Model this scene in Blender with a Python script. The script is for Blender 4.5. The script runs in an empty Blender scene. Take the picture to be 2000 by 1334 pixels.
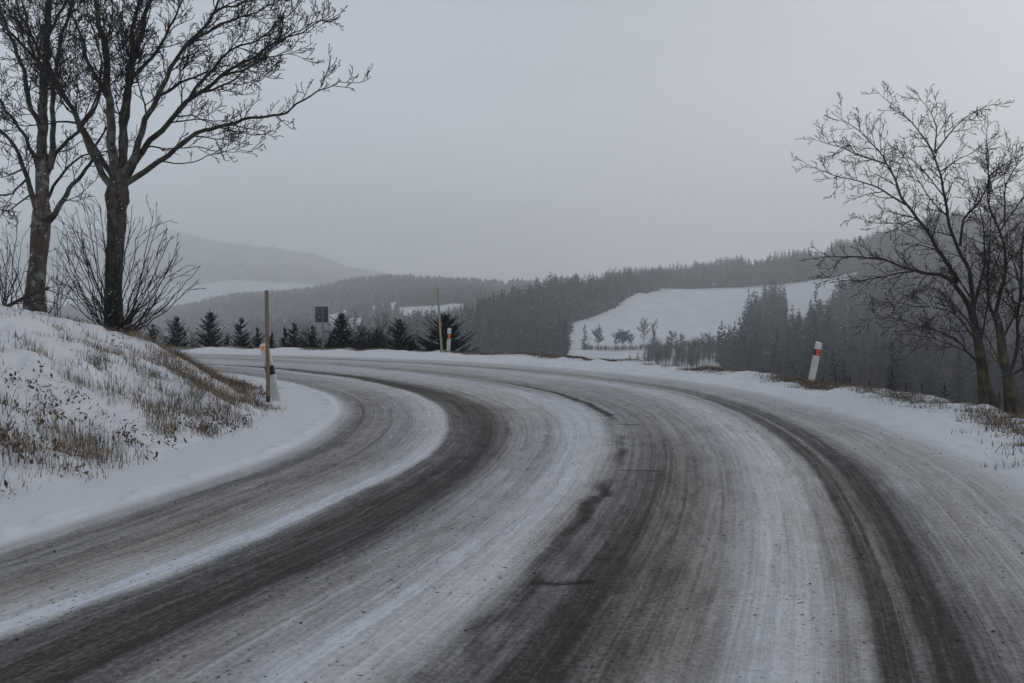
import bpy, math, random
import numpy as np
sc = bpy.context.scene
# ------------------------------------------------------------------ camera
EYE, F, CX, HY = 1.35, 1556.0, 1000.0, 625.0      # eye height, focal length / centre / horizon in photo pixels (2000 wide)
cam_d = bpy.data.cameras.new("camera"); cam = bpy.data.objects.new("camera", cam_d)
sc.collection.objects.link(cam); sc.camera = cam
cam.location = (0, 0, EYE); cam.rotation_euler = (math.radians(90), 0, 0)
cam_d.sensor_width = 36; cam_d.lens = 36 * F / 2000
cam_d.shift_y = -(667 - HY) / 2000; cam_d.clip_start = 0.05; cam_d.clip_end = 20000
# ------------------------------------------------------------------ world
SUN_EL, SUN_ROT = math.radians(38), math.radians(60)
w = bpy.data.worlds.new("World"); sc.world = w; w.use_nodes = True
nt = w.node_tree; N = nt.nodes; L = nt.links; N.clear()
out = N.new("ShaderNodeOutputWorld"); bg = N.new("ShaderNodeBackground"); L.new(bg.outputs[0], out.inputs[0])
bg.inputs[1].default_value = 0.12
sky = N.new("ShaderNodeTexSky"); sky.sky_type = 'NISHITA'; sky.sun_disc = False
sky.sun_elevation = SUN_EL; sky.sun_rotation = SUN_ROT; sky.dust_density = 4
tc = N.new("ShaderNodeTexCoord"); mp = N.new("ShaderNodeMapping"); mp.inputs[3].default_value = (1, 1, 2.6)
L.new(tc.outputs[0], mp.inputs[0])
no = N.new("ShaderNodeTexNoise"); no.inputs["Scale"].default_value = 1.6; no.inputs["Detail"].default_value = 5; no.inputs["Roughness"].default_value = .5
L.new(mp.outputs[0], no.inputs[0])
sep = N.new("ShaderNodeSeparateXYZ"); L.new(tc.outputs[0], sep.inputs[0])
rz = N.new("ShaderNodeValToRGB"); L.new(sep.outputs[2], rz.inputs[0])       # overcast: lighter low, heavy cloud overhead
e = rz.color_ramp.elements; e[0].position = 0.0; e[0].color = (9.0, 9.7, 10.5, 1); e[1].position = 1.0; e[1].color = (2.2, 2.42, 2.7, 1)
e2 = rz.color_ramp.elements.new(.09); e2.color = (6.9, 7.45, 8.1, 1)
e2 = rz.color_ramp.elements.new(.20); e2.color = (5.1, 5.5, 6.05, 1)
e2 = rz.color_ramp.elements.new(.40); e2.color = (3.75, 4.1, 4.65, 1)
e2 = rz.color_ramp.elements.new(.60); e2.color = (2.7, 2.95, 3.3, 1)
rx = N.new("ShaderNodeMapRange"); L.new(sep.outputs[0], rx.inputs[0])
rx.inputs[1].default_value = 0.0; rx.inputs[2].default_value = .65; rx.inputs[3].default_value = 0; rx.inputs[4].default_value = 1
warm = N.new("ShaderNodeMix"); warm.data_type = 'RGBA'; warm.blend_type = 'MULTIPLY'
L.new(rx.outputs[0], warm.inputs[0]); L.new(rz.outputs[0], warm.inputs[6]); warm.inputs[7].default_value = (1.06, 1.0, .955, 1)
nr = N.new("ShaderNodeMapRange"); L.new(no.outputs[0], nr.inputs[0])
nr.inputs[1].default_value = .3; nr.inputs[2].default_value = .7; nr.inputs[3].default_value = .84; nr.inputs[4].default_value = 1.14
cl = N.new("ShaderNodeVectorMath"); cl.operation = 'SCALE'; L.new(warm.outputs[2], cl.inputs[0]); L.new(nr.outputs[0], cl.inputs["Scale"])
mx = N.new("ShaderNodeMix"); mx.data_type = 'RGBA'; mx.inputs[0].default_value = .93
L.new(sky.outputs[0], mx.inputs[6]); L.new(cl.outputs[0], mx.inputs[7]); L.new(mx.outputs[2], bg.inputs[0])
# ------------------------------------------------------------------ sun (diffused by the overcast)
sd = bpy.data.lights.new("sun", 'SUN'); sd.energy = 0.5; sd.angle = math.radians(40); sd.color = (1, .96, .92)
so = bpy.data.objects.new("sun", sd); sc.collection.objects.link(so)
so.rotation_euler = (math.radians(90) - SUN_EL, 0, math.pi - SUN_ROT)
# ------------------------------------------------------------------ exposure
vs = sc.view_settings; vs.view_transform = 'Standard'; vs.look = 'None'; vs.exposure = 0.1; vs.gamma = 1
sc.cycles.volume_bounces = 4; sc.cycles.max_bounces = 5; sc.cycles.diffuse_bounces = 3; sc.cycles.glossy_bounces = 2
sc.cycles.use_denoising = True

R = random.Random(7)
rng = np.random.default_rng(7)
def P(x, y, Y): return np.array([(x - CX) / F * Y, Y, EYE + (HY - y) / F * Y])
def G(x, y): Y = EYE * F / (y - HY); return ((x - CX) / F * Y, Y)          # photo pixel on the road plane
# ------------------------------------------------------------------ helpers
def tag(o, label=None, cat=None, group=None, kind=None):
    if label: o['label'] = label
    if cat: o['category'] = cat
    if group: o['group'] = group
    if kind: o['kind'] = kind
    return o
def link(name, me, mat, parent=None, loc=None):
    o = bpy.data.objects.new(name, me); sc.collection.objects.link(o)
    if mat is not None and len(me.materials) == 0: me.materials.append(mat)
    if parent: o.parent = parent
    if loc is not None: o.location = loc
    return o
def pymesh(name, v, f, smooth=False):
    me = bpy.data.meshes.new(name); me.from_pydata([tuple(map(float, p)) for p in v], [], f); me.update()
    if smooth: me.shade_smooth()
    return me
def fastmesh(name, V, Fc, smooth=False):
    V = np.asarray(V, np.float32); Fc = np.asarray(Fc, np.int32); k = Fc.shape[1]
    me = bpy.data.meshes.new(name); me.vertices.add(len(V)); me.vertices.foreach_set("co", V.ravel())
    me.loops.add(Fc.size); me.loops.foreach_set("vertex_index", Fc.ravel())
    me.polygons.add(len(Fc)); me.polygons.foreach_set("loop_start", np.arange(0, Fc.size, k, dtype=np.int32))
    me.update(calc_edges=True); me.validate()
    if smooth: me.shade_smooth()
    return me
def attr(me, name, data, dom='POINT'):
    a = me.attributes.new(name, 'FLOAT', dom); a.data.foreach_set("value", np.asarray(data, np.float32).ravel())
def empty(name, loc, rz=0):
    o = bpy.data.objects.new(name, None); sc.collection.objects.link(o); o.location = loc; o.rotation_euler.z = rz
    o.empty_display_size = .2
    return o
def fbm(x, y, seed=0, octs=4, lac=2.0, gain=.5):
    r = np.random.default_rng(seed + 100); tot = np.zeros_like(np.asarray(x, float)); amp = 1; fr = 1
    for o in range(octs):
        tb = r.random((64, 64)); xx = np.asarray(x) * fr + o * 17.3; yy = np.asarray(y) * fr + o * 9.1
        xi = np.floor(xx).astype(int); yi = np.floor(yy).astype(int); fx = xx - xi; fy = yy - yi
        fx = fx * fx * (3 - 2 * fx); fy = fy * fy * (3 - 2 * fy)
        a = tb[xi % 64, yi % 64]; b = tb[(xi + 1) % 64, yi % 64]; c = tb[xi % 64, (yi + 1) % 64]; d = tb[(xi + 1) % 64, (yi + 1) % 64]
        tot += amp * ((a * (1 - fx) + b * fx) * (1 - fy) + (c * (1 - fx) + d * fx) * fy - .5); amp *= gain; fr *= lac
    return tot
# ------------------------------------------------------------------ materials
class M:
    def __init__(s, name):
        s.m = bpy.data.materials.new(name); s.m.use_nodes = True; s.n = s.m.node_tree.nodes; s.l = s.m.node_tree.links
        s.b = s.n["Principled BSDF"]
    def add(s, t, **k):
        n = s.n.new("ShaderNode" + t)
        for a, v in k.items():
            if a.startswith("i_"): n.inputs[a[2:]].default_value = v
            else: setattr(n, a, v)
        return n
    def inp(s, sock, val):
        if hasattr(val, "is_linked"): s.l.new(val, sock)
        elif val is not None: sock.default_value = val
    def math(s, op, a, b=None, c=None, clamp=False):
        n = s.add("Math", operation=op, use_clamp=clamp)
        for i, v in enumerate((a, b, c)):
            if v is not None: s.inp(n.inputs[i], v)
        return n.outputs[0]
    def mix(s, f, a, b, mode='MIX'):
        n = s.add("Mix", data_type='RGBA', blend_type=mode)
        s.inp(n.inputs[0], f); s.inp(n.inputs[6], a); s.inp(n.inputs[7], b); return n.outputs[2]
    def noise(s, vec, scale, detail=3, rough=.5, dist=0):
        n = s.add("TexNoise"); n.inputs["Scale"].default_value = scale; n.inputs["Detail"].default_value = detail
        n.inputs["Roughness"].default_value = rough; n.inputs["Distortion"].default_value = dist
        if vec is not None: s.l.new(vec, n.inputs[0])
        return n.outputs[0]
    def coords(s): return s.add("TexCoord").outputs["Object"]
    def geopos(s): return s.add("NewGeometry").outputs["Position"]
    def mapping(s, vec, scale):
        n = s.add("Mapping"); n.inputs[3].default_value = scale; s.l.new(vec, n.inputs[0]); return n.outputs[0]
    def rng(s, v, a, b, c=0, d=1):
        n = s.add("MapRange"); s.l.new(v, n.inputs[0])
        for i, x in enumerate((a, b, c, d)): n.inputs[i + 1].default_value = x
        return n.outputs[0]
    def ramp(s, v, stops):
        n = s.add("ValToRGB"); s.l.new(v, n.inputs[0]); e = n.color_ramp.elements
        e[0].position = stops[0][0]; e[0].color = (*stops[0][1], 1); e[1].position = stops[-1][0]; e[1].color = (*stops[-1][1], 1)
        for p, c in stops[1:-1]: q = e.new(p); q.color = (*c, 1)
        return n.outputs[0]
    def bump(s, h, dist, strength=1.0):
        n = s.add("Bump"); n.inputs["Distance"].default_value = dist; n.inputs["Strength"].default_value = strength
        s.l.new(h, n.inputs["Height"]); s.l.new(n.outputs[0], s.b.inputs["Normal"])
    def fin(s, col, rough=.8, spec=.3):
        s.inp(s.b.inputs["Base Color"], col); s.inp(s.b.inputs["Roughness"], rough); s.b.inputs["Specular IOR Level"].default_value = spec
        return s.m
def A3(c): return (*c, 1)
SNOW = (.63, .65, .69)
# --- road: attribute "dirt" 0 snow .. 1 bare wet asphalt, streaks run along u
def mat_road():
    m = M("packed snow and slush road"); uv = m.add("UVMap", uv_map="UVMap").outputs[0]; g = m.geopos()
    at = m.add("Attribute", attribute_name="dirt").outputs["Fac"]; at2 = m.add("Attribute", attribute_name="streak").outputs["Fac"]
    n1 = m.noise(m.mapping(uv, (.10, 9, 1)), 1, 4, .6, .3); n2 = m.noise(m.mapping(uv, (.35, 38, 1)), 1, 3, .6, .2)
    n3 = m.noise(m.mapping(uv, (2.2, 11, 1)), 1, 5, .65, .8); n4 = m.noise(g, 34, 3, .7); n5 = m.noise(m.mapping(uv, (.06, 70, 1)), 1, 2, .5, .1)
    n6 = m.noise(g, 1.3, 4, .6)
    d = m.math('ADD', at, m.math('MULTIPLY', m.math('MULTIPLY', m.math('SUBTRACT', n1, .5), .42), at2))
    d = m.math('ADD', d, m.math('MULTIPLY', m.math('MULTIPLY', m.math('SUBTRACT', n2, .5), .40), at2))
    d = m.math('ADD', d, m.math('MULTIPLY', m.math('MULTIPLY', m.math('SUBTRACT', n3, .5), .42), at2))
    d = m.math('ADD', d, m.math('MULTIPLY', m.math('MULTIPLY', m.math('SUBTRACT', n4, .5), .50), at2))
    d = m.math('ADD', d, m.math('MULTIPLY', m.math('MULTIPLY', m.math('SUBTRACT', n6, .5), .22), at2))
    lite = m.math('MULTIPLY', m.rng(n5, .62, .72), m.math('MULTIPLY', at2, .13))
    d = m.math('SUBTRACT', d, lite, clamp=True)
    # grit: two sizes of dark crumbs
    def grit(scale, keep, size):
        v = m.add("TexVoronoi"); v.inputs["Scale"].default_value = scale; m.l.new(g, v.inputs[0])
        sp = m.add("SeparateColor"); m.l.new(v.outputs["Color"], sp.inputs[0])
        k = m.math('LESS_THAN', sp.outputs[0], keep)
        r_ = m.math('MULTIPLY', m.math('ADD', sp.outputs[1], .25), size)
        return m.math('MULTIPLY', k, m.math('LESS_THAN', v.outputs["Distance"], r_))
    gr = m.math('MAXIMUM', grit(16, .16, .16), grit(28, .18, .22)); gr = m.math('MAXIMUM', gr, grit(55, .16, .30))
    gr = m.math('MULTIPLY', gr, m.rng(m.noise(g, .9, 3), .36, .6, .25, 1))
    col = m.ramp(d, [(0, SNOW), (.14, (.51, .52, .545)), (.30, (.385, .385, .39)), (.46, (.262, .255, .25)), (.64, (.13, .125, .122)), (.80, (.055, .047, .043)), (1, (.018, .018, .02))])
    tint = m.noise(m.mapping(uv, (.12, 1.6, 1)), 1, 2)
    tinted = m.mix(m.rng(tint, .35, .65), m.mix(.8, col, A3((1.02, .995, .955)), 'MULTIPLY'), m.mix(.8, col, A3((.955, .985, 1.05)), 'MULTIPLY'))
    col = m.mix(at2, col, tinted)
    col = m.mix(m.math('MULTIPLY', m.math('MULTIPLY', gr, at2), .85), col, A3((.03, .027, .026)))
    h = m.math('SUBTRACT', m.math('MULTIPLY', n4, .5), m.math('MULTIPLY', d, 1.2))
    m.bump(m.math('ADD', h, gr), .012, .8)
    return m.fin(col, m.rng(d, 0, 1, .9, .7), .12)
def mat_bank():
    m = M("thin snow over dead turf"); g = m.geopos(); at = m.add("Attribute", attribute_name="bare").outputs["Fac"]
    n1 = m.noise(g, 3.2, 6, .65, .4); n2 = m.noise(g, 21, 4, .7, .5); n3 = m.noise(g, 70, 2, .6)
    s = m.math('ADD', m.math('MULTIPLY', n1, .55), m.math('MULTIPLY', n2, .45))
    th = m.math('ADD', s, m.math('MULTIPLY', at, .22))
    k = m.rng(th, .595, .68)
    soil = m.ramp(n3, [(.3, (.035, .026, .018)), (.5, (.10, .075, .05)), (.72, (.2, .165, .11))])
    sn = m.mix(m.rng(m.noise(g, .8, 3), .3, .7), A3(SNOW), A3((.61, .63, .675)))
    m.bump(m.math('SUBTRACT', n2, m.math('MULTIPLY', k, .6)), .025, .6)
    return m.fin(m.mix(k, sn, soil), .85, .2)
def mat_terrain():
    m = M("snowy fields and forest floor"); g = m.geopos(); at = m.add("Attribute", attribute_name="forest").outputs["Fac"]
    n1 = m.noise(g, .35, 5, .6); n2 = m.noise(g, .012, 5, .6); n3 = m.noise(g, .06, 4, .6)
    bare = m.rng(n1, .58, .7)
    sn = m.mix(m.rng(n3, .35, .7), A3(SNOW), A3((.52, .55, .61)))
    sn = m.mix(m.math('MULTIPLY', bare, .35), sn, A3((.2, .17, .13)))
    wood = m.mix(m.rng(n3, .45, .75), A3((.025, .027, .028)), A3((.075, .075, .08)))
    k = m.rng(m.math('ADD', at, m.math('MULTIPLY', m.math('SUBTRACT', n2, .5), .35)), .42, .58)
    return m.fin(m.mix(k, sn, wood), .9, .15)
def mat_bark(name, a, b, lich=None, scale=14, amt=.5, big=None):
    m = M(name); c = m.coords(); n = m.noise(m.mapping(c, (1, 1, .22)), scale, 5, .65, .6); n2 = m.noise(c, 5, 4, .6)
    col = m.mix(m.rng(n, .35, .68), A3(a), A3(b))
    if lich: col = m.mix(m.math('MULTIPLY', m.rng(n2, .52, .66), amt), col, A3(lich))
    if big: col = m.mix(m.rng(m.add('Attribute', attribute_name='thick').outputs['Fac'], .03, .085), col, m.mix(m.rng(n2, .4, .62), A3(big[0]), A3(big[1])))
    m.bump(n, .03, 1.0)
    return m.fin(col, .9, .15)
def mat_simple(name, a, b, scale=6, rough=.7, spec=.3, metal=0, stretch=(1, 1, 1), bump=0):
    m = M(name); c = m.mapping(m.coords(), stretch); n = m.noise(c, scale, 5, .6, .2)
    m.b.inputs["Metallic"].default_value = metal
    if bump: m.bump(n, bump, .6)
    return m.fin(m.mix(m.rng(n, .35, .68), A3(a), A3(b)), rough, spec)
def mat_needles(name, a, b, dust):
    m = M(name); g = m.geopos(); n = m.noise(g, 1.4, 3, .6); n2 = m.noise(g, 9, 3, .7)
    nz = m.add("SeparateXYZ"); m.l.new(m.add("NewGeometry").outputs["Normal"], nz.inputs[0])
    k = m.math('MULTIPLY', m.rng(m.math('ABSOLUTE', nz.outputs[2]), .3, .95), m.rng(n2, .48, .62, 0, dust))
    col = m.mix(m.rng(n, .35, .65), A3(a), A3(b))
    return m.fin(m.mix(k, col, A3((.42, .45, .5))), .8, .15)
def mat_forest(name, a, b, dust):
    m = M(name); g = m.geopos(); n = m.noise(g, .05, 4, .6); n1 = m.noise(g, .35, 3, .6); n2 = m.noise(g, 1.8, 3, .7)
    tn = m.math('FRACT', m.math('ADD', m.add("Attribute", attribute_name="tone").outputs["Fac"], m.add("ObjectInfo").outputs["Random"]))
    s = m.math('ADD', m.math('MULTIPLY', n, .4), m.math('MULTIPLY', tn, .6))
    col = m.mix(m.rng(s, .2, .75), A3(a), A3(b))
    nz = m.add("SeparateXYZ"); m.l.new(m.add("NewGeometry").outputs["Normal"], nz.inputs[0])
    k = m.math('MULTIPLY', m.rng(n2, .42, .62, 0, dust), m.rng(m.math('ABSOLUTE', nz.outputs[2]), .1, .8, .35, 1))
    k = m.math('MULTIPLY', k, m.rng(n1, .3, .7, .4, 1.1))
    return m.fin(m.mix(k, col, A3((.40, .42, .46))), .9, .1)
def mat_grass():
    m = M("dead winter grass"); at = m.add("Attribute", attribute_name="tone").outputs["Fac"]
    return m.fin(m.ramp(at, [(0, (.045, .034, .025)), (.3, (.11, .083, .06)), (.6, (.21, .165, .12)), (1, (.36, .31, .24))]), .85, .15)
M_ROAD, M_BANK, M_TERR = mat_road(), mat_bank(), mat_terrain()
M_BARK1 = mat_bark("dark maple bark", (.022, .018, .016), (.075, .062, .053), (.11, .115, .10), 12, .5)
M_BARK2 = mat_bark("lichened maple bark", (.035, .026, .022), (.10, .085, .072), (.20, .21, .19), 12, .8)
M_TWIG = mat_bark("dark twigs", (.016, .013, .013), (.042, .036, .034), (.075, .078, .07), 9, .4, ((.03, .025, .022), (.10, .095, .085)))
M_BARKR = mat_bark("mossy grey bark", (.03, .026, .022), (.085, .075, .062), (.10, .115, .05), 16, .6)
M_TWIGR = mat_bark("brown grey twigs", (.025, .02, .019), (.062, .05, .046), None, 9)
M_NEED = mat_needles("dark spruce needles", (.006, .010, .009), (.016, .024, .019), .35)
M_FOR = mat_forest("distant spruce", (.008, .011, .014), (.052, .055, .060), .36)
M_FORB = mat_forest("distant bare wood", (.045, .04, .04), (.085, .075, .072), .3)
M_GRASS = mat_grass()
M_WOOD = mat_simple("weathered wooden pole", (.13, .092, .062), (.235, .175, .12), 5, .8, .2, 0, (8, 8, .8), .004)
M_WOOD2 = mat_simple("pale wooden pole", (.22, .17, .10), (.36, .29, .19), 5, .8, .2, 0, (8, 8, .8), .004)
M_WHITE = mat_simple("dirty white plastic", (.42, .42, .40), (.62, .62, .60), 5, .5, .4, 0, (1, 1, .5))
M_BLACK = mat_simple("black band", (.012, .012, .013), (.03, .03, .03), 20, .5)
M_RED = mat_simple("red reflector", (.55, .02, .012), (.85, .09, .04), 60, .25, .6)
M_ORANGE = mat_simple("orange reflector", (.85, .16, .02), (.95, .30, .05), 60, .25, .6)
M_METAL = mat_simple("galvanised steel", (.10, .115, .13), (.17, .19, .21), 12, .55, .5, .35)
M_SIGN = mat_simple("grey green sign back", (.045, .052, .05), (.075, .085, .082), 8, .6, .3)
M_SIGN2 = mat_simple("sign rim", (.02, .024, .026), (.04, .045, .05), 8, .6, .3)
M_FLAKE = mat_simple("snowflakes", (.8, .82, .85), (.85, .86, .88), 5, .9, .1)
# ------------------------------------------------------------------ road geometry: measured guide lines on the road plane
CF = np.array([-14.0, 12.0])
def line(px, far, back=(-.36, -1)):
    p = [G(*q) for q in px]; x0, y0 = p[0]
    pre = [(x0 + back[0] * k - .012 * k * k, y0 + back[1] * k) for k in (14, 10, 6.5, 3.5, 1.5)]
    p = np.array(pre + p + far); d = p - CF
    th = np.unwrap(np.arctan2(d[:, 1], d[:, 0])); r = np.hypot(d[:, 0], d[:, 1]); o = np.argsort(th); return th[o], r[o]
LINES = [
 (0.0, line([(0,1065),(250,985),(500,905),(600,862),(645,830),(665,797),(640,772),(600,757),(500,738),(420,728)], [(-14,24.3),(-24,28.6)])),
 (1.5, line([(0,1240),(250,1155),(500,1055),(700,965),(830,895),(872,845),(868,808),(830,778),(740,750),(600,729),(450,715)], [(-15,26.2),(-24,30)])),
 (2.05, line([(120,1334),(400,1195),(600,1105),(800,1005),(930,905),(970,840),(955,805),(900,775),(800,748),(700,733),(600,723),(450,713.5)], [(-15,27),(-24,31)])),
 (3.2, line([(820,1334),(960,1210),(1060,1100),(1150,1000),(1200,910),(1210,850),(1190,812),(1150,790),(1080,766),(980,746),(850,729),(700,715),(550,705)], [(-15,29.4),(-24,33)])),
 (4.9, line([(1700,1334),(1695,1200),(1655,1070),(1600,950),(1530,862),(1450,810),(1350,772),(1250,751),(1150,738),(1000,723),(800,710),(600,701)], [(-15,30.9),(-24,34.5)])),
 (7.0, line([(2000,945),(1900,900),(1800,855),(1600,795),(1400,751),(1250,733),(1100,719),(1000,711),(700,698),(450,692)], [(-15,33.2),(-24,36.2)])),
 (8.2, line([(2000,852),(1900,810),(1800,789),(1700,772),(1600,759),(1400,732),(1250,715),(1100,703),(900,693),(700,687),(500,684)], [(-16,35.8),(-24,38.4)])),
]
TH = np.radians(np.linspace(-62, 128, 1500))
def smooth(a, n):
    k = np.hanning(n); k /= k.sum(); return np.convolve(np.pad(a, n // 2, 'edge'), k, 'valid')[:len(a)]
VK = np.array([l[0] for l in LINES]); RK = np.array([smooth(np.interp(TH, *l[1]), 61) for l in LINES])
for i in range(1, len(RK)): RK[i] = np.maximum(RK[i], RK[i - 1] + .25)
def rad(v, th):           # radius of the track at cross-road coordinate v (metres from the inner edge)
    rk = np.array([np.interp(th, TH, RK[i]) for i in range(len(VK))])
    v = np.asarray(v, float); o = np.zeros(np.broadcast(v, th).shape); v = np.broadcast_to(v, o.shape)
    lo = np.clip(np.searchsorted(VK, v.ravel(), 'right') - 1, 0, len(VK) - 2).reshape(o.shape); idx = np.arange(o.size).reshape(o.shape)
    rkk = rk.reshape(len(VK), -1); thi = np.broadcast_to(np.arange(rkk.shape[1]).reshape(np.shape(th)), o.shape)
    a = rkk[lo, thi]; b = rkk[lo + 1, thi]; t = (v - VK[lo]) / (VK[lo + 1] - VK[lo])
    sl = np.clip((b - a) / (VK[lo + 1] - VK[lo]), .3, 3)
    r = a + (b - a) * t
    r = np.where(v < 0, rkk[0][thi] + v, r); r = np.where(v > 8.2, rkk[-1][thi] + (v - 8.2), r); return r
def r_in(th): return np.interp(th, TH, RK[0])
def r_out(th): return np.interp(th, TH, RK[-1])
def pol(x, y):
    dx = np.asarray(x) - CF[0]; dy = np.asarray(y) - CF[1]; th = np.arctan2(dy, dx); th = np.where(th < -2.2, th + 2 * np.pi, th)
    return th, np.hypot(dx, dy)
def bankz(d, x, y):
    z = np.interp(d, [.4, .95, 1.15, 1.4, 2.2, 3.0, 4.0, 5.0, 6.5, 9, 14], [0, .015, .02, .10, .42, .92, 1.25, 1.5, 1.6, 1.66, 1.7])
    k = np.clip((d - .9) / .8, 0, 1); k0 = np.clip((d - .4) / .5, 0, 1)
    return z + k * (fbm(x * .9, y * .9, 3, 5) * .22 + fbm(x * 4, y * 4, 4, 3) * .07) + k0 * fbm(x * 2.5, y * 2.5, 8, 3) * .012
def outz(e, x, y):        # e metres beyond the outer grass edge
    z = np.interp(e, [-1.2, -.4, .1, .45, .9, 2, 5, 12, 30, 70], [0, .03, .09, .05, -.25, -.9, -2.0, -3.3, -5.6, -9.5])
    k = np.clip((e + 1.2) / 1.0, 0, 1); k2 = np.clip((e - 2) / 6, 0, 1)
    return z + k * (fbm(x * 1.1, y * 1.1, 5, 4) * .11 + fbm(x * 4, y * 4, 6, 3) * .05) + k2 * fbm(x * .12, y * .12, 12, 4) * 2
def bump_(v, c, wd, s=2.0): return np.exp(-np.abs((v - c) / wd) ** s)
def dirt_field(v, t, X, Y):
    """v metres across, t heading angle in degrees round the bend"""
    sm = lambda a, b: np.clip((t - a) / (b - a), 0, 1) ** 1
    near = 1 - sm(-20, 15)
    wob = fbm(t * .12, v * 0 + 3, 21, 4) * .12; v = v + wob * .35
    ctr = [(-.4, 0), (-.05, 0), (.10, .30), (.3, .58), (.52, .46), (.78, .56), (1.02, .42), (1.2, .28), (1.38, .10), (1.47, .08), (1.53, .62), (1.75, .74), (2.0, .84), (2.14, .62),
           (2.3, .42), (2.42, .36), (2.55, .38), (2.68, .20), (2.85, .14), (3.0, .16), (3.08, .30), (3.16, .42), (3.3, .58), (3.45, .68), (3.6, .72), (3.75, .62), (3.9, .66), (4.05, .52),
           (4.15, .52), (4.3, .34), (4.42, .16), (4.62, .13), (4.7, .26), (4.78, .40), (4.86, .36), (4.95, .76), (5.08, .78), (5.16, .58), (5.26, .82), (5.4, .80), (5.55, .52), (5.7, .33), (6.2, .34), (6.6, .30),
           (6.85, .16), (7.05, .02), (8.4, 0)]
    far = [(-.4, 0), (-.05, 0), (.08, .40), (.3, .48), (.7, .34), (1.0, .30), (1.35, .18), (1.47, .25), (1.55, .66), (1.75, .80), (1.95, .55), (2.1, .34), (2.4, .22), (2.8, .2), (3.1, .42), (3.25, .48), (3.5, .34),
           (4.0, .30), (4.3, .24), (4.6, .20), (4.85, .38), (5.1, .50), (5.3, .42), (5.6, .28), (6.3, .24), (6.8, .14), (7.0, .02), (8.4, 0)]
    a = np.interp(v, *zip(*ctr)); b = np.interp(v, *zip(*far)); k = sm(-14, 24)
    d = a * (1 - k) + b * k
    mid = bump_(t, -4, 14) ; d -= mid * bump_(v, 3.7, .5) * .16 + mid * bump_(v, 2.9, .25) * .03
    # broken joint at v=3.2, strong again round the apex
    j = np.clip(.62 + fbm(t * .55, v * 0 + 7, 31, 4) * .8 + bump_(t, 4, 7) * .9 - bump_(t, -8, 4) * .5, 0, 1) * (1 - sm(14, 34))
    d += j * bump_(v + fbm(t * 1.3, v * 0, 33, 3) * .05, 3.2, .03 + .03 * near) * .5
    # cross seams
    for (tx, v0, v1, wd, s) in SEAMS: d += s * np.exp(-((X * tx[0] + Y * tx[1] - tx[2]) / wd) ** 2) * ((v > v0) & (v < v1))
    # left wheel band darkens toward the camera on both lanes
    d += (1 - sm(-40, -18)) * (bump_(v, 1.85, .22) * .06 + bump_(v, 3.5, .28) * .14 + bump_(v, 5.2, .22) * .06)
    d += (1 - sm(-38, -12)) * bump_(v, 5.76, .28) * .36
    d += fbm(t * .05, v * 2.2, 41, 3) * .08 * np.clip(v / .5, 0, 1) * np.clip((6.8 - v) / .6, 0, 1)
    st = np.clip((v + .02) / .16, 0, 1) * np.clip((7.25 - v) / .8, .12, 1); st = np.where(v < -.1, .04, st)
    return np.clip(d, 0, 1), st
def seam(px, v0, v1, wd, s): X, Y = G(*px); return ((0.02, 1.0, .02 * X + Y), v0, v1, wd, s)
SEAMS = [seam((1088, 1138), 3.22, 3.55, .025, .3), seam((1235, 920), 3.24, 3.62, .025, .24), seam((1215, 829), 3.24, 3.5, .05, .25)]
def grid_faces(nu, nv):
    i = np.arange(nu - 1)[:, None] * nv + np.arange(nv - 1)[None, :]; i = i.ravel(); return np.stack([i, i + nv, i + nv + 1, i + 1], 1)
# road sheet
th = np.radians(np.concatenate([np.linspace(-62, -8, 700), np.linspace(-8, 45, 520)[1:], np.linspace(45, 120, 320)[1:]]))
vv = np.linspace(-.4, 8.2, 330)
TT, VV = np.meshgrid(th, vv, indexing='ij'); RR = np.stack([rad(np.full(len(th), v), th) for v in vv], 1)
X = CF[0] + RR * np.cos(TT); Y = CF[1] + RR * np.sin(TT)
D, ST = dirt_field(VV, np.degrees(TT), X, Y)
e_ = VV - 8.2
Z = -D * .012 + .008 + np.where(VV > 7.0, np.interp(e_, [-1.2, -.4, .1], [0, .03, .09]) + np.clip((e_ + 1.2), 0, 1) * (fbm(X * 1.1, Y * 1.1, 5, 4) * .11 + fbm(X * 4, Y * 4, 6, 3) * .05), 0)
Z = Z + .04 * np.exp(-((VV + .16) / .11) ** 2) * np.clip(.5 + fbm(X * 5, Y * 5, 17, 4) * 1.6, 0, 1.3) + .035 * np.exp(-((VV - 7.25) / .3) ** 2) * np.clip(.4 + fbm(X * 4, Y * 4, 18, 4) * 1.8, 0, 1.3) + (fbm(X * 9, Y * 9, 19, 3) * .008 + fbm(X * 1.7, Y * 1.7, 20, 3) * .012) * np.clip(VV / .4, 0, 1) * np.clip((8.1 - VV), 0, 1)
me = fastmesh("road", np.stack([X, Y, Z], -1).reshape(-1, 3), grid_faces(len(th), len(vv))[:, ::-1], True)
attr(me, "dirt", D); attr(me, "streak", ST)
U = np.concatenate([[0], np.cumsum(np.hypot(np.diff(X[:, 120]), np.diff(Y[:, 120])))])[:, None] + 0 * VV
uvl = me.uv_layers.new(name="UVMap"); li = np.zeros(len(me.loops), np.int32); me.loops.foreach_get("vertex_index", li)
uvl.data.foreach_set("uv", np.stack([U.ravel()[li], VV.ravel()[li]], -1).astype(np.float32).ravel())
tag(link("road", me, M_ROAD), kind='structure')
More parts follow.
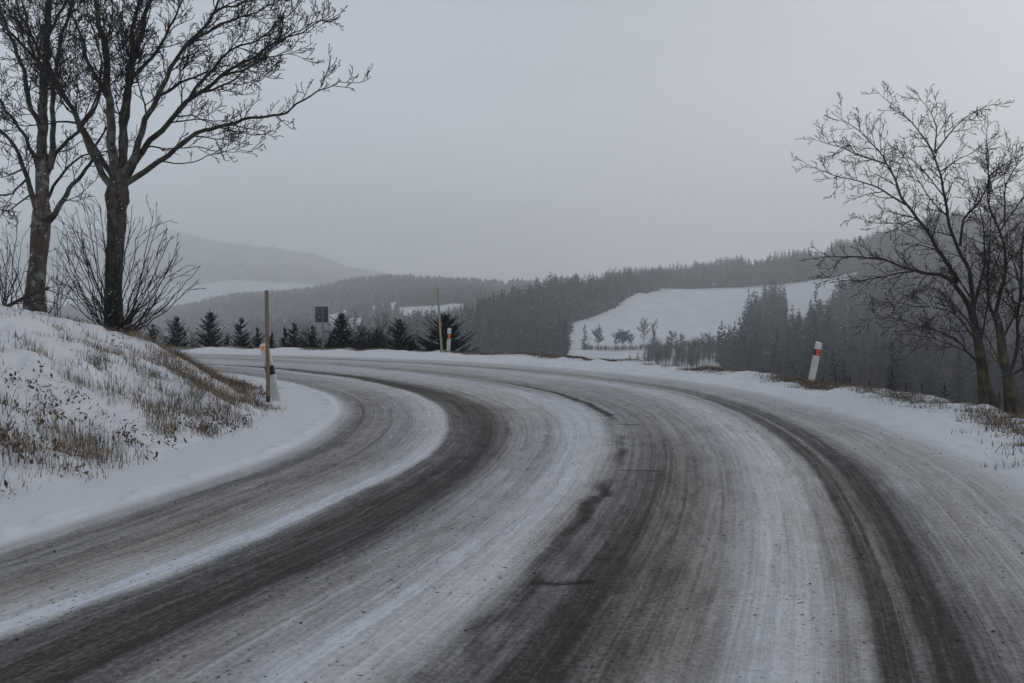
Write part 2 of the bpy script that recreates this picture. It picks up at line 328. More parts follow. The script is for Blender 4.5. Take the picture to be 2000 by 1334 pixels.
# inner verge and bank sheet
th = np.radians(np.linspace(-62, 120, 900)); dd = np.concatenate([np.linspace(.4, 6.5, 190), np.linspace(6.6, 10.2, 40)])
TT, DD = np.meshgrid(th, dd, indexing='ij'); RR = np.maximum(r_in(TT) - DD, .02)
X = CF[0] + RR * np.cos(TT); Y = CF[1] + RR * np.sin(TT); Z = bankz(DD, X, Y) + .008 * np.clip(1 - (DD - .4), 0, 1)
me = fastmesh("snow_bank", np.stack([X, Y, Z], -1).reshape(-1, 3), grid_faces(len(th), len(dd)), True)
bare = np.interp(DD, [0, .9, 1.15, 1.5, 2.6, 3.6, 5, 7], [-.9, -.8, -.1, .2, .15, -.05, -.2, -.15]) + fbm(X * .7, Y * .7, 15, 3) * .5
attr(me, "bare", bare); tag(link("snow_bank", me, M_BANK), kind='structure')
# outer shoulder dropping from the road
th = np.radians(np.linspace(-62, 120, 900)); ee = np.concatenate([np.linspace(0, 2.2, 50), np.linspace(2.4, 12, 40)[0:], np.linspace(13, 75, 50)])
TT, EE = np.meshgrid(th, ee, indexing='ij'); RR = r_out(TT) + EE; X = CF[0] + RR * np.cos(TT); Y = CF[1] + RR * np.sin(TT)
Z = outz(EE, X, Y) + .008
me = fastmesh("hillside", np.stack([X, Y, Z], -1).reshape(-1, 3), grid_faces(len(th), len(ee))[:, ::-1], True)
attr(me, "bare", np.interp(EE, [0, .25, .8, 2, 6, 20], [.05, .35, .5, .3, .15, 0.1]) + fbm(X * 1.6, Y * 1.6, 16, 3) * .9)
tag(link("hillside", me, M_BANK), kind='structure')
# ------------------------------------------------------------------ far terrain (valley, fields, hills)
def zy(Yd, y): return EYE + (HY - y) / F * Yd
COLS = {
 -500: [(60,-9.5),(200,-30),(500,-50),(1000,-40),(1500,15),(1700,10),(2000,35),(2400,105),(3000,240),(3500,380),(4300,330)],
 300: [(60,-9.5),(200,-30),(500,-48),(1000,-38),(1500,zy(1500,618)),(1700,4),(2000,zy(2000,604)),(2400,zy(2400,560)),(3000,245),(3500,zy(3500,452)),(4300,330)],
 500: [(60,-9.5),(200,-28),(500,-38),(1000,zy(1000,645)),(1500,zy(1500,583)),(1700,38),(2000,zy(2000,573)),(2400,zy(2400,553)),(3000,200),(3500,zy(3500,484)),(4300,260)],
 600: [(60,-9.5),(200,-27),(500,-34),(1000,zy(1000,638)),(1500,zy(1500,573)),(1700,45),(2000,zy(2000,566)),(2400,zy(2400,553)),(3000,180),(3500,zy(3500,500)),(4300,230)],
 700: [(60,-9.5),(200,-25),(550,zy(550,690)),(700,-30),(1000,zy(1000,625)),(1500,zy(1500,560)),(1800,60),(2400,80),(3500,zy(3500,530)),(4300,180)],
 800: [(60,-9.5),(200,-25),(400,-21),(600,zy(600,664)),(720,-26),(1000,zy(1000,612)),(1500,zy(1500,552)),(1800,65),(2400,80),(3500,zy(3500,552)),(4300,150)],
 900: [(60,-9.5),(200,-24),(350,-18),(620,zy(620,636)),(760,-14),(1000,zy(1000,600)),(1500,zy(1500,556)),(1800,60),(3500,zy(3500,560)),(4300,120)],
 1000: [(60,-9.5),(200,-23),(350,-17),(650,zy(650,600)),(800,2),(1000,5),(1500,zy(1500,566)),(1800,50),(3500,zy(3500,575)),(4300,100)],
 1100: [(60,-9.5),(200,-22),(350,-17),(450,zy(450,672)),(510,zy(510,636)),(680,zy(680,572)),(850,18),(1200,zy(1200,560)),(1500,50),(4300,90)],
 1200: [(60,-9.5),(200,-22),(350,-17),(410,zy(410,690)),(500,zy(500,652)),(600,zy(600,604)),(720,zy(720,560)),(900,36),(1200,zy(1200,540)),(1500,50),(4300,90)],
 1300: [(60,-9.5),(200,-22),(350,-18),(400,zy(400,692)),(500,zy(500,652)),(650,zy(650,603)),(800,zy(800,571)),(930,zy(930,552)),(1200,zy(1200,531)),(1500,50),(4300,90)],
 1400: [(60,-9.5),(200,-22),(350,-18),(400,zy(400,686)),(500,zy(500,650)),(650,zy(650,603)),(800,zy(800,570)),(930,zy(930,548)),(1200,zy(1200,535)),(1500,50),(4300,90)],
 1500: [(60,-9.5),(200,-22),(350,zy(350,700)),(450,zy(450,665)),(650,zy(650,600)),(800,zy(800,568)),(930,zy(930,545)),(1100,zy(1100,524)),(1500,50),(4300,90)],
 1600: [(60,-9.5),(200,-22),(350,zy(350,700)),(500,zy(500,640)),(650,zy(650,600)),(800,zy(800,562)),(1000,zy(1000,499)),(1400,50),(4300,90)],
 1700: [(60,-9.5),(200,-20),(350,zy(350,690)),(500,zy(500,620)),(800,zy(800,545)),(1000,zy(1000,464)),(1400,60),(4300,90)],
 1850: [(60,-9.5),(200,-19),(350,zy(350,690)),(500,zy(500,612)),(800,zy(800,512)),(1000,zy(1000,430)),(1400,80),(4300,90)],
 2000: [(60,-9.5),(200,-19),(350,zy(350,690)),(500,zy(500,605)),(800,zy(800,492)),(1000,zy(1000,410)),(1400,90),(4300,100)],
 2500: [(60,-9.5),(200,-19),(350,zy(350,680)),(500,zy(500,600)),(800,zy(800,480)),(1000,zy(1000,390)),(1400,100),(4300,110)],
}
def stretch(Y0): Y0 = np.asarray(Y0, float); return np.where(Y0 > 1100, 1100 + (Y0 - 1100) * 1.6, Y0)
def unstretch(Y0): Y0 = np.asarray(Y0, float); return np.where(Y0 > 1100, 1100 + (Y0 - 1100) / 1.6, Y0)
for c in COLS: COLS[c] = [(float(stretch(a)), EYE + (z_ - EYE) * float(stretch(a)) / a) for a, z_ in COLS[c]]
YS = np.concatenate([np.linspace(55, 300, 60), np.linspace(305, 1300, 200), np.linspace(1310, 6220, 200)])
CK = np.array(sorted(COLS)); ZT = np.array([smooth(np.interp(YS, *zip(*COLS[c])), 9) for c in CK])
def terr(xc, Yd):
    """ground height at slope column xc (photo px) and forward distance"""
    xc = np.asarray(xc, float); Yd = np.asarray(Yd, float)
    yi = np.interp(Yd, YS, np.arange(len(YS))); ci = np.interp(xc, CK, np.arange(len(CK)))
    y0 = np.clip(yi.astype(int), 0, len(YS) - 2); c0 = np.clip(ci.astype(int), 0, len(CK) - 2); ty = yi - y0; t = ci - c0
    def at(c): c = np.clip(c, 0, len(CK) - 1); return ZT[c, y0] * (1 - ty) + ZT[c, y0 + 1] * ty
    m0, p1, p2, m3 = at(c0 - 1), at(c0), at(c0 + 1), at(c0 + 2)
    z = p1 * (1 - t) + p2 * t; s = t * t * (3 - 2 * t); z = .5 * z + .5 * (p1 * (1 - s) + p2 * s)
    Xw = (xc - CX) / F * Yd
    return z + fbm(Xw / 160, Yd / 160, 51, 4) * np.clip(Yd / 150 - .5, 0, 1) * np.clip(Yd / 110, 1, 22)
def forest(xc, Yd):
    """1 where woodland stands"""
    xc = np.asarray(xc, float); Yd = unstretch(Yd); Xw = (xc - CX) / F * Yd
    n = fbm(Xw / 90, Yd / 90, 61, 3); f = np.zeros(np.broadcast(xc, Yd).shape)
    lb = np.interp(xc, [550, 1102, 1114, 1200, 1283, 1290], [330, 330, 515, 600, 800, 850])      # lower edge of the dark hill wood
    f = np.where((xc < 1290) & (xc > 560) & (Yd > lb) & (Yd < 1080), 1., f)
    f = np.where((xc < 860) & (Yd > 600 + (xc - 560) * .4) & (Yd < 1130), np.where(n > np.where(Yd > 900, .05, -.05), 1., 0), f)  # valley patches
    f = np.where((xc < 1060) & (Yd >= 700) & (Yd < 1090) & (xc > 860), np.where(n > -.08, 1., 0), f)
    f = np.where((xc < 1130) & (Yd >= 1130) & (Yd < 1640), 1., f)
    f = np.where((xc < 560) & (Yd < 600), np.where(n > .12, 1., 0), f)
    f = np.where((xc > 1180) & (Yd > 830) & (Yd < 1400), 1., f)
    f = np.where((xc > 1330) & (xc < 1500) & (Yd > 875) & (Yd < 935), 0., f)
    rb = np.interp(Yd, [150, 250, 360, 430, 520], [1560, 1440, 1400, 1422, 1500])
    f = np.where((xc > rb) & (Yd > 110) & (Yd < 520), 1., f)
    f = np.where((xc > np.interp(Yd, [520, 830], [1600, 1690])) & (Yd >= 520) & (Yd < 1400), 1., f)
    f = np.where((xc > 1450 + (Yd - 480) * .18) & (xc < 1536) & (Yd > 480) & (Yd < 690), 1., f)
    f = np.where((abs(xc - 1492) < 24 - (Yd - 372) ** 2 / 30) , 0., f)
    f = np.where((Yd >= 2420), np.where(fbm(Xw / 400, Yd / 400, 63, 3) > -.42, 1., 0), f)
    return f
xc = np.linspace(-500, 2500, 620); XC, YD = np.meshgrid(xc, YS, indexing='ij')
Z = terr(XC, YD) - np.clip((80 - YD) / 12, 0, 1) * 1.5; X = (XC - CX) / F * YD
me = fastmesh("valley", np.stack([X, YD, Z], -1).reshape(-1, 3), grid_faces(len(xc), len(YS)), True)
attr(me, "forest", forest(XC, YD)); tag(link("valley_and_hills", me, M_TERR), kind='structure')
# ------------------------------------------------------------------ tubes and bare trees
class Tubes:
    def __init__(s): s.v = []; s.f = []; s.r = []
    def tube(s, pts, rad_, sides):
        n = len(pts); base = len(s.v); pu = (0.13, .97, .21)
        for i in range(n):
            a = pts[max(i - 1, 0)]; b = pts[min(i + 1, n - 1)]
            dx, dy, dz = b[0] - a[0], b[1] - a[1], b[2] - a[2]; l = math.sqrt(dx * dx + dy * dy + dz * dz) or 1; dx /= l; dy /= l; dz /= l
            ux, uy, uz = dy * pu[2] - dz * pu[1], dz * pu[0] - dx * pu[2], dx * pu[1] - dy * pu[0]
            l = math.sqrt(ux * ux + uy * uy + uz * uz) or 1; ux /= l; uy /= l; uz /= l
            wx, wy, wz = dy * uz - dz * uy, dz * ux - dx * uz, dx * uy - dy * ux
            r = rad_[i]; p = pts[i]
            s.r += [r] * sides
            for k in range(sides):
                c = math.cos(6.28318 * k / sides) * r; q = math.sin(6.28318 * k / sides) * r
                s.v.append((p[0] + ux * c + wx * q, p[1] + uy * c + wy * q, p[2] + uz * c + wz * q))
        for i in range(n - 1):
            for k in range(sides):
                a = base + i * sides + k; b = base + i * sides + (k + 1) % sides
                s.f.append((a, b, b + sides, a + sides))
        s.f.append(tuple(base + k for k in range(sides))[::-1]) if sides < 5 else s.f.append(tuple(base + k for k in range(sides)))
    def mesh(s, name, off=(0, 0, 0)):
        v = np.array(s.v) - np.array(off); me = bpy.data.meshes.new(name); me.from_pydata(v.tolist(), [], s.f); me.update(); me.shade_smooth(); attr(me, 'thick', s.r); return me
def nrm(v): l = math.sqrt(v[0] ** 2 + v[1] ** 2 + v[2] ** 2) or 1; return (v[0] / l, v[1] / l, v[2] / l)
def crom(p, n):
    p = [np.array(q, float) for q in p]; p = [2 * p[0] - p[1]] + p + [2 * p[-1] - p[-2]]; o = []
    for i in range(1, len(p) - 2):
        for k in range(n):
            t = k / n; a, b, c, d = p[i - 1:i + 3]
            o.append(.5 * (2 * b + (c - a) * t + (2 * a - 5 * b + 4 * c - d) * t * t + (3 * b - a - 3 * c + d) * t ** 3))
    o.append(p[-2]); return o
def grow(T, rr, p, d, length, r, lev, cfg):
    """a wandering twig with its own side twigs"""
    nseg = cfg['seg'][lev]; step = length / nseg; pts = [p]; rads = [r]; rmin = cfg['rmin']
    wan = cfg['wander'][lev]; up = cfg['up'][lev]
    for i in range(nseg):
        d = nrm((d[0] + rr.gauss(0, wan), d[1] + rr.gauss(0, wan), d[2] + rr.gauss(0, wan) + up))
        p = (p[0] + d[0] * step, p[1] + d[1] * step, p[2] + d[2] * step); pts.append(p); rads.append(max(rmin, r * (1 - (i + 1) / nseg * .78)))
    T.tube(pts, rads, 4 if lev < 2 else 3)
    if lev + 1 < len(cfg['seg']):
        n = max(1, int(cfg['dens'][lev] * length + rr.random()))
        for k in range(n):
            t = (k + .35 + rr.random() * .6) / n * .93 + .05; j = min(int(t * nseg), nseg - 1); q = t * nseg - j; a = pts[j]; b = pts[min(j + 1, nseg)]
            pp = tuple(a[m] + (b[m] - a[m]) * q for m in range(3)); dd = nrm((b[0] - a[0], b[1] - a[1], b[2] - a[2]))
            grow(T, rr, pp, side(rr, dd, cfg['ang'][lev]), length * rr.uniform(*cfg['len'][lev]) * (1 - .45 * t), rads[j] * .62, lev + 1, cfg)
def side(rr, d, ang):
    ang = math.radians(ang * rr.uniform(.7, 1.3)); v = nrm((rr.gauss(0, 1), rr.gauss(0, 1) * .8, rr.gauss(0, 1)))
    k = v[0] * d[0] + v[1] * d[1] + v[2] * d[2]; v = nrm((v[0] - k * d[0], v[1] - k * d[1], v[2] - k * d[2]))
    c, s_ = math.cos(ang), math.sin(ang); return (d[0] * c + v[0] * s_, d[1] * c + v[1] * s_, d[2] * c + v[2] * s_)
def guided(T, rr, px, D0, dd, r0, r1, cfg, dens, slen, t0=.12, tip=True, wob=.02):
    """limb following a measured silhouette; px in photo pixels, depth D0 running to D0+dd at the tip"""
    n = len(px); base = [P(x, y, D0 + dd * (i / (n - 1)) ** 1.2) for i, (x, y) in enumerate(px)]
    q_ = np.array(crom(base, 6)); al = np.concatenate([[0], np.cumsum(np.linalg.norm(np.diff(q_, axis=0), axis=1))]); m = max(5, int(al[-1] / .14)); ss = np.linspace(0, al[-1], m)
    q_ = np.stack([np.interp(ss, al, q_[:, c]) for c in range(3)], 1)
    for _ in range(3): q_[1:-1] = .25 * q_[:-2] + .5 * q_[1:-1] + .25 * q_[2:]
    ph = [rr.uniform(0, 6.28) for _ in range(6)]; en = np.clip(ss / .5, 0, 1)[:, None]
    q_ = q_ + wob * en * np.stack([np.sin(ss * 5 + ph[0]) + .7 * np.sin(ss * 11 + ph[1]), np.sin(ss * 6 + ph[2]), np.sin(ss * 5.5 + ph[3]) + .7 * np.sin(ss * 12 + ph[4])], 1)
    pts = list(q_); seglen = [0]
    for i in range(1, m): seglen.append(seglen[-1] + float(np.linalg.norm(pts[i] - pts[i - 1])))
    tot = seglen[-1]; rads = [r0 + (r1 - r0) * (s_ / tot) ** .8 for s_ in seglen]
    T.tube([tuple(q) for q in pts], rads, 7 if r0 > .05 else 5)
    k = int(dens * tot * (1 - t0)); 
    for c in range(k):
        t = t0 + (1 - t0) * ((c + rr.random()) / k) ** .8; sl = t * tot; j = max(0, min(m - 2, int(np.searchsorted(seglen, sl)) - 1))
        q = (sl - seglen[j]) / max(1e-6, seglen[j + 1] - seglen[j]); pp = pts[j] * (1 - q) + pts[j + 1] * q; d = nrm(tuple(pts[j + 1] - pts[j]))
        ds = side(rr, d, cfg.get('ang0', 42)); ln = slen * rr.uniform(.45, 1.15) * (1.05 - .45 * t)
        grow(T, rr, tuple(pp), ds, ln, min(rads[j] * .6, .006 + ln * .009), 0, cfg)
    if tip: grow(T, rr, tuple(pts[-1]), nrm(tuple(pts[-1] - pts[-2])), slen * .22, r1, 0, cfg)
def trunk_mesh(px, D, name, off, knots=(), sides=20):
    """px: (x, y, half width px) up the trunk"""
    c = crom([P(x, y, D) for x, y, h in px], 8); hw = np.interp(np.linspace(0, 1, len(c)), np.linspace(0, 1, len(px)), [.90 * h / F * D for x, y, h in px])
    v = []; f = []; n = len(c)
    for i in range(n):
        for k in range(sides):
            a = 2 * math.pi * k / sides; flare = 1 + .35 * max(0, 1 - i / 7.) * max(0, math.cos(a * 2.5 + .6)) 
            r = hw[i] * flare * (1 + .10 * math.sin(3 * a + i * .16) + .05 * math.sin(5 * a - i * .3) + R.uniform(-.02, .02))
            for (kx, ka, kr) in knots: r += kr * math.exp(-((i / n - kx) / .025) ** 2 - (math.remainder(a - ka, 2 * math.pi) / .45) ** 2)
            v.append((c[i][0] + r * math.cos(a) - off[0], c[i][1] + r * math.sin(a) - off[1], c[i][2] - off[2]))
    for i in range(n - 1):
        for k in range(sides):
            a = i * sides + k; b = i * sides + (k + 1) % sides; f.append((a, b, b + sides, a + sides))
    f.append(tuple(range((n - 1) * sides, n * sides))); return pymesh(name, v, f, True)
def gz(x, y):
    th_, r_ = pol(x, y); ri, ro = r_in(th_), r_out(th_)
    return float(np.where(r_ < ri, bankz(ri - r_, x, y), np.where(r_ > ro - 1.2, outz(r_ - ro, x, y), 0)))
MAPLE = dict(seg=[7, 5, 4, 2], wander=[.14, .17, .2, .2], up=[.07, .10, .10, .05], dens=[6, 9.5, 12, 0], ang=[38, 44, 50, 40], len=[(.36, .72), (.36, .7), (.35, .6)], rmin=.0064, ang0=36)
# --- big maple
D1 = 16.0; b1 = P(225, 655, D1); b1 = np.array([b1[0], D1, gz(b1[0], D1) - .12])
t = empty("bare_maple", b1); tag(t, "large leafless maple with thick dark trunk and spreading crown on the snowy bank", "tree")
link("trunk", trunk_mesh([(228, 690, 30), (226, 655, 25), (224, 625, 19), (222, 560, 17), (224, 500, 17), (226, 450, 18), (227, 415, 19), (229, 385, 22), (232, 360, 20), (234, 345, 15), (236, 330, 9), (238, 318, 4)], D1, "trunk", b1,
     knots=[(.60, 0.1, .05), (.72, 3.0, .06), (.66, 5.9, .05)]), M_BARK1, t)
T = Tubes(); rr = random.Random(11)
g_ = lambda px, dd, r0, r1, dens=2.6, sl=1.5, t0=.12, **k: guided(T, rr, px, D1, dd, r0 * .88, r1 * .8, MAPLE, dens * 1.55, sl * 1.05, max(t0, .24), **k)
g_([(240,362),(257,350),(315,315),(353,280),(420,248),(490,233),(560,219),(595,196),(630,171),(668,158)], -1.0, .075, .010, 2.5, 1.05, .12, tip=False)
g_([(242,356),(245,343),(276,301),(301,266),(350,217),(385,182),(437,147),(507,101),(577,66),(636,38)], .6, .085, .009, 3.2, 1.2)
g_([(236,350),(252,330),(280,245),(308,189),(330,140),(357,94),(388,66),(420,21),(441,-30)], -.8, .09, .02, 2.8, 1.5)
g_([(236,350),(241,315),(245,245),(252,157),(259,70),(270,0),(280,-80)], 1.4, .09, .03, 2.5, 1.5)
g_([(226,352),(224,332),(217,262),(213,196),(206,105),(192,28),(180,-40)], -.3, .12, .05, 2.5, 1.5)
g_([(222,372),(217,360),(196,340),(182,297),(157,252),(133,196),(87,140),(45,87),(7,52),(-60,0)], -.9, .085, .02, 2.8, 1.5)
g_([(224,360),(210,325),(175,276),(140,210),(105,150),(60,70),(30,0),(10,-50)], 1.2, .07, .02, 2.8, 1.5)
g_([(232,345),(238,297),(241,210),(262,120),(290,10),(315,-30)], .9, .085, .045, 2.5, 1.5)
g_([(350,217),(395,160),(425,118),(475,88),(525,63),(581,10)], 1.2, .045, .010, 3.4, 1.1)
g_([(262,300),(280,287),(350,290),(395,289),(440,296),(483,301)], -.7, .025, .006, 2.4, .8)
g_([(340,228),(380,226),(420,245),(455,258),(496,262)], -1.1, .02, .006, 3.0, .7)
g_([(357,94),(420,52),(507,21),(570,-14)], .8, .04, .010, 3.6, 1.1)
g_([(308,189),(367,157),(410,137),(455,129),(500,140),(535,150)], -1.2, .035, .007, 3.4, 1.0)
g_([(385,182),(440,168),(500,120),(560,105),(590,112)], .3, .03, .007, 3.4, 1.0)
g_([(420,21),(470,5),(540,-20)], 1.5, .03, .010, 3.6, 1.1)
g_([(437,147),(500,125),(548,78),(600,52),(640,30)], 1.0, .03, .008, 3.4, 1.0)
g_([(252,157),(290,120),(330,60),(350,10),(380,-30)], 1.8, .05, .015, 2.6, 1.3)
g_([(213,196),(185,150),(160,80),(140,20),(120,-30)], 1.2, .05, .02, 2.6, 1.3)
g_([(157,252),(190,200),(200,130),(180,60),(170,0)], -1.5, .04, .012, 2.8, 1.3)
g_([(150,240),(100,235),(60,250),(10,240)], -.5, .03, .008, 3, 1.1)
g_([(315,315),(350,320),(390,312),(430,300),(470,280),(500,262)], -.6, .018, .005, 2.6, .6)
link("crown", T.mesh("crown", b1), M_TWIG, t)
# --- second maple
D2 = 18.0; b2 = P(68, 612, D2); b2[2] = gz(b2[0], D2) - .1
t = empty("bare_maple", b2); tag(t, "leafless maple with pale lichened trunk at the left edge, left of the thicker dark one", "tree")
link("trunk", trunk_mesh([(66, 660, 28), (67, 610, 23), (71, 560, 18), (76, 500, 17), (79, 455, 18), (80, 425, 19), (82, 390, 13), (84, 350, 13), (83, 300, 12)], D2, "trunk", b2, knots=[(.62, 0., .07), (.55, 3.1, .04)]), M_BARK2, t)
T = Tubes(); rr = random.Random(12)
g_ = lambda px, dd, r0, r1, dens=2.4, sl=1.4, t0=.2, **k: guided(T, rr, px, D2, dd, r0 * .88, r1 * .8, MAPLE, dens * 1.5, sl * .95, t0, **k)
g_([(83,320),(82,280),(84,210),(87,157),(93,70),(93,0),(90,-60)], .2, .13, .07)
g_([(88,440),(105,420),(133,374),(155,345),(175,322),(190,280),(215,240)], -.6, .085, .02, 2.2, 1.1)
g_([(88,400),(95,378),(115,350),(150,308),(196,297),(240,290)], .7, .05, .012, 2.4, 1.1)
g_([(90,345),(105,315),(115,287),(150,259),(180,210),(200,150)], .9, .06, .018)
g_([(98,330),(103,290),(103,192),(112,110),(130,40),(150,-30)], -.4, .08, .03)
g_([(74,415),(68,400),(52,350),(42,304),(10,266),(-30,230)], -.6, .08, .03)
g_([(74,330),(70,308),(42,259),(10,210),(-40,150)], .5, .06, .02)
g_([(82,262),(75,238),(52,182),(45,133),(28,87),(7,42),(-5,-10)], -.4, .075, .03)
g_([(52,350),(30,375),(5,382),(-30,385)], -1, .03, .01, 4, 1.1)
g_([(45,330),(20,340),(-10,335)], .6, .03, .01, 4.5, 1.1)
g_([(60,380),(35,400),(12,412),(-25,410)], .3, .025, .008, 5, .9)
g_([(93,70),(120,20),(150,-30)], .6, .05, .02); g_([(87,157),(60,90),(50,30),(40,-30)], .8, .05, .02)
link("crown", T.mesh("crown", b2), M_TWIG, t)
# --- right roadside tree (two stems)
DR = 13.6
CH = dict(seg=[6, 4, 3], wander=[.11, .15, .2], up=[.03, .03, .02], dens=[11, 19, 0], ang=[40, 44, 40], len=[(.35, .7), (.32, .65)], rmin=.0037)
def rtree(base, D, label, trunk_px, limbs, seed):
    b = P(base[0], base[1], D); b = np.array([b[0], D, gz(b[0], D) - .08]); t = empty("bare_roadside_tree", b); tag(t, label, "tree")
    link("trunk", trunk_mesh(trunk_px, D, "trunk", b), M_BARKR, t)
    T = Tubes(); r_ = random.Random(seed)
    for l in limbs:
        px, dd, r0, r1 = l[:4]; guided(T, r_, px, D, dd, r0 * .85, r1 * .85, CH, (l[4] if len(l) > 4 else 4.2) * 2.1, (l[5] if len(l) > 5 else .62) * 1.18, .1, wob=.012)
    link("crown", T.mesh("crown", b), M_TWIGR, t)
rtree((1928, 800), DR, "leafless grey-barked tree leaning left behind the right road edge, with long fanning twigs", 
 [(1936, 830, 22), (1931, 795, 18), (1921, 745, 12), (1915, 700, 10), (1909, 660, 9), (1901, 617, 8), (1893, 595, 7)], [
 ([(1903,622),(1884,582),(1868,554),(1849,540),(1829,535),(1785,529),(1725,507),(1656,499),(1615,505),(1582,505)], -.5, .055, .005, 4.0, .5),
 ([(1785,530),(1739,535),(1692,549),(1648,549),(1620,536)], -.7, .02, .004, 4.2, .45),
 ([(1868,554),(1858,521),(1835,494),(1800,435),(1770,400),(1745,347),(1731,320),(1720,295),(1690,262),(1660,247),(1637,230)], .4, .045, .005, 4.2, .55),
 ([(1770,400),(1725,373),(1680,352),(1625,342),(1590,330),(1563,313)], -.3, .022, .004, 4.4, .5),
 ([(1731,320),(1690,308),(1650,290),(1620,283),(1592,273)], .4, .02, .004, 4.6, .5),
 ([(1790,428),(1765,437),(1720,437),(1690,430),(1668,422)], -.6, .012, .004, 4.4, .4),
 ([(1901,617),(1901,576),(1890,521),(1870,485),(1850,422),(1845,385),(1835,335),(1825,297),(1800,265),(1777,235),(1760,215),(1735,197),(1716,182)], .3, .05, .004, 4.0, .55),
 ([(1826,300),(1828,247),(1822,222),(1811,202),(1790,185)], .6, .018, .003, 4.8, .45),
 ([(1826,298),(1850,267),(1867,240),(1900,222),(1942,200)], -.3, .02, .003, 4.6, .45),
 ([(1837,335),(1862,310),(1900,307),(1920,287)], -.5, .015, .003, 4.4, .45),
 ([(1845,385),(1800,330),(1770,300),(1745,290)], -.5, .015, .004, 4.6, .45),
 ([(1850,422),(1820,395),(1785,340),(1770,300),(1740,285)], .5, .016, .003, 4.6, .45),
 ([(1875,480),(1880,430),(1920,385),(1932,335),(1927,285),(1927,235)], .4, .03, .004, 4.4, .5),
 ([(1895,580),(1850,510),(1830,478),(1790,470),(1760,450)], -.4, .02, .004, 4.4, .5),
 ([(1909,672),(1890,640),(1862,609),(1807,598),(1752,593),(1730,590)], -.6, .024, .004, 5.0, .55),
 ([(1913,712),(1890,686),(1849,650),(1821,642),(1766,626),(1739,620),(1690,623)], .2, .022, .004, 4.6, .5),
 ([(1905,700),(1862,672),(1807,659),(1758,650)], -.7, .016, .004, 4.6, .5),
 ([(1906,650),(1870,600),(1830,560),(1795,560),(1760,545)], .7, .018, .004, 4.8, .55),
 ([(1900,610),(1915,550),(1925,490),(1920,430),(1900,380),(1890,340)], .8, .03, .005, 4.6, .55),
 ([(1911,690),(1925,620),(1930,560),(1950,500),(1975,450)], -.5, .025, .005, 4.6, .6)], 21)
rtree((1972, 806), DR - .25, "leafless tree with dark forked trunk, nearest the right edge of the photo", 
 [(1984, 840, 20), (1979, 805, 16), (1970, 741, 11), (1959, 700, 9), (1953, 645, 8), (1944, 610, 7)], [
 ([(1944,612),(1959,549),(1967,507),(1955,450),(1932,420),(1932,340),(1927,290)], .5, .04, .008, 4.4, .55),
 ([(1953,655),(1935,600),(1925,560),(1935,500),(1932,430)], .7, .035, .010, 4.4, .55),
 ([(1962,440),(1962,380),(1975,330),(2000,300),(2020,290)], -.3, .022, .005, 4.6, .5),
 ([(1932,345),(1962,320),(2000,300)], .4, .015, .004, 4.6, .5),
 ([(1968,740),(1985,690),(1990,600),(1995,520),(2000,450),(2010,380)], .2, .04, .012, 4.4, .6),
 ([(1955,450),(1980,410),(2010,370)], .6, .02, .006, 4.6, .5),
 ([(1955,670),(1980,620),(2010,560),(2040,520)], -.4, .03, .01, 4.6, .6),
 ([(1990,600),(1960,560),(1940,540),(1915,525)], -.5, .018, .004, 4.8, .5),
 ([(1968,735),(2000,720),(2040,680)], .4, .03, .01, 4.4, .6),
 ([(1993,560),(1975,500),(1955,480),(1945,460)], .8, .018, .004, 4.8, .5),
 ([(1966,725),(1940,690),(1925,650),(1905,640)], -.6, .014, .004, 4.6, .45)], 22)
# ------------------------------------------------------------------ sucker shoots and shrubs
SH = dict(seg=[6, 3], wander=[.06, .1], up=[.0, .03], dens=[4.5, 0], ang=[30, 30], len=[(.2, .42)], rmin=.0045)
def shoots(name, label, px, D, tips, n_extra, seed, cat="shrub", r=.013, mat=None, group=None):
    b = P(px[0], px[1], D); b[2] = gz(b[0], b[1]) - .05; T = Tubes(); r_ = random.Random(seed)
    for (x, y) in tips:
        Dt = D + r_.uniform(-.9, .6); e = P(x, y, Dt); o = b + np.array([r_.uniform(-.3, .3), r_.uniform(-.2, .2), .02]); m = o * .5 + e * .5 + np.array([(e[0] - o[0]) * .03, 0, -.05 * abs(e[0] - o[0])])
        pts = crom([o, m, e], 6); k = len(pts); pts = [q + np.array([r_.gauss(0, .015) for _ in range(3)]) for q in pts]
        ra = [r * (1 - .72 * i / k) * r_.uniform(.9, 1.1) for i in range(k)]; T.tube([tuple(q) for q in pts], ra, 4)
        for c in range(r_.randint(*n_extra)):
            j = r_.randint(2, k - 2); d = nrm(tuple(pts[j + 1] - pts[j])); grow(T, r_, tuple(pts[j]), side(r_, d, 26), r_.uniform(.35, .8), ra[j] * .6, 0, SH)
    o = link(name, T.mesh(name, b), mat or M_TWIG, None, b); tag(o, label, cat, group); return o
tips = [(112,452),(140,440),(118,420),(150,405),(165,395),(182,398),(190,385),(196,402),(205,410),(120,470),(104,480),(130,500),(105,515),(160,470),(175,450),(212,420),(135,415),(152,440),
        (262,402),(300,410),(312,430),(325,445),(335,460),(350,470),(354,480),(352,498),(245,440),(280,425),(270,470),(340,535),(392,520),(388,545),(330,560),(300,490),(318,500),(290,520),(110,540),(140,545)]
shoots("sucker_shrub", "fan of straight bare shoots around the foot of the large dark maple", (226, 660), D1 - .15, tips, (3, 6), 31, r=.0155)
shoots("sapling_clump", "bare upright saplings left of the pale lichened maple at the left edge", (25, 605), 18.4,
       [(15,430),(35,425),(22,470),(48,452),(5,440),(60,500),(-15,440),(-5,500),(40,520),(0,480)], (3, 6), 32, r=.016)
shoots("sapling_clump", "thin bare saplings between the two maple trunks", (102, 612), 18.4, [(110,480),(125,510),(100,500),(138,540),(95,540),(118,560),(145,550)], (2, 5), 33, r=.012)
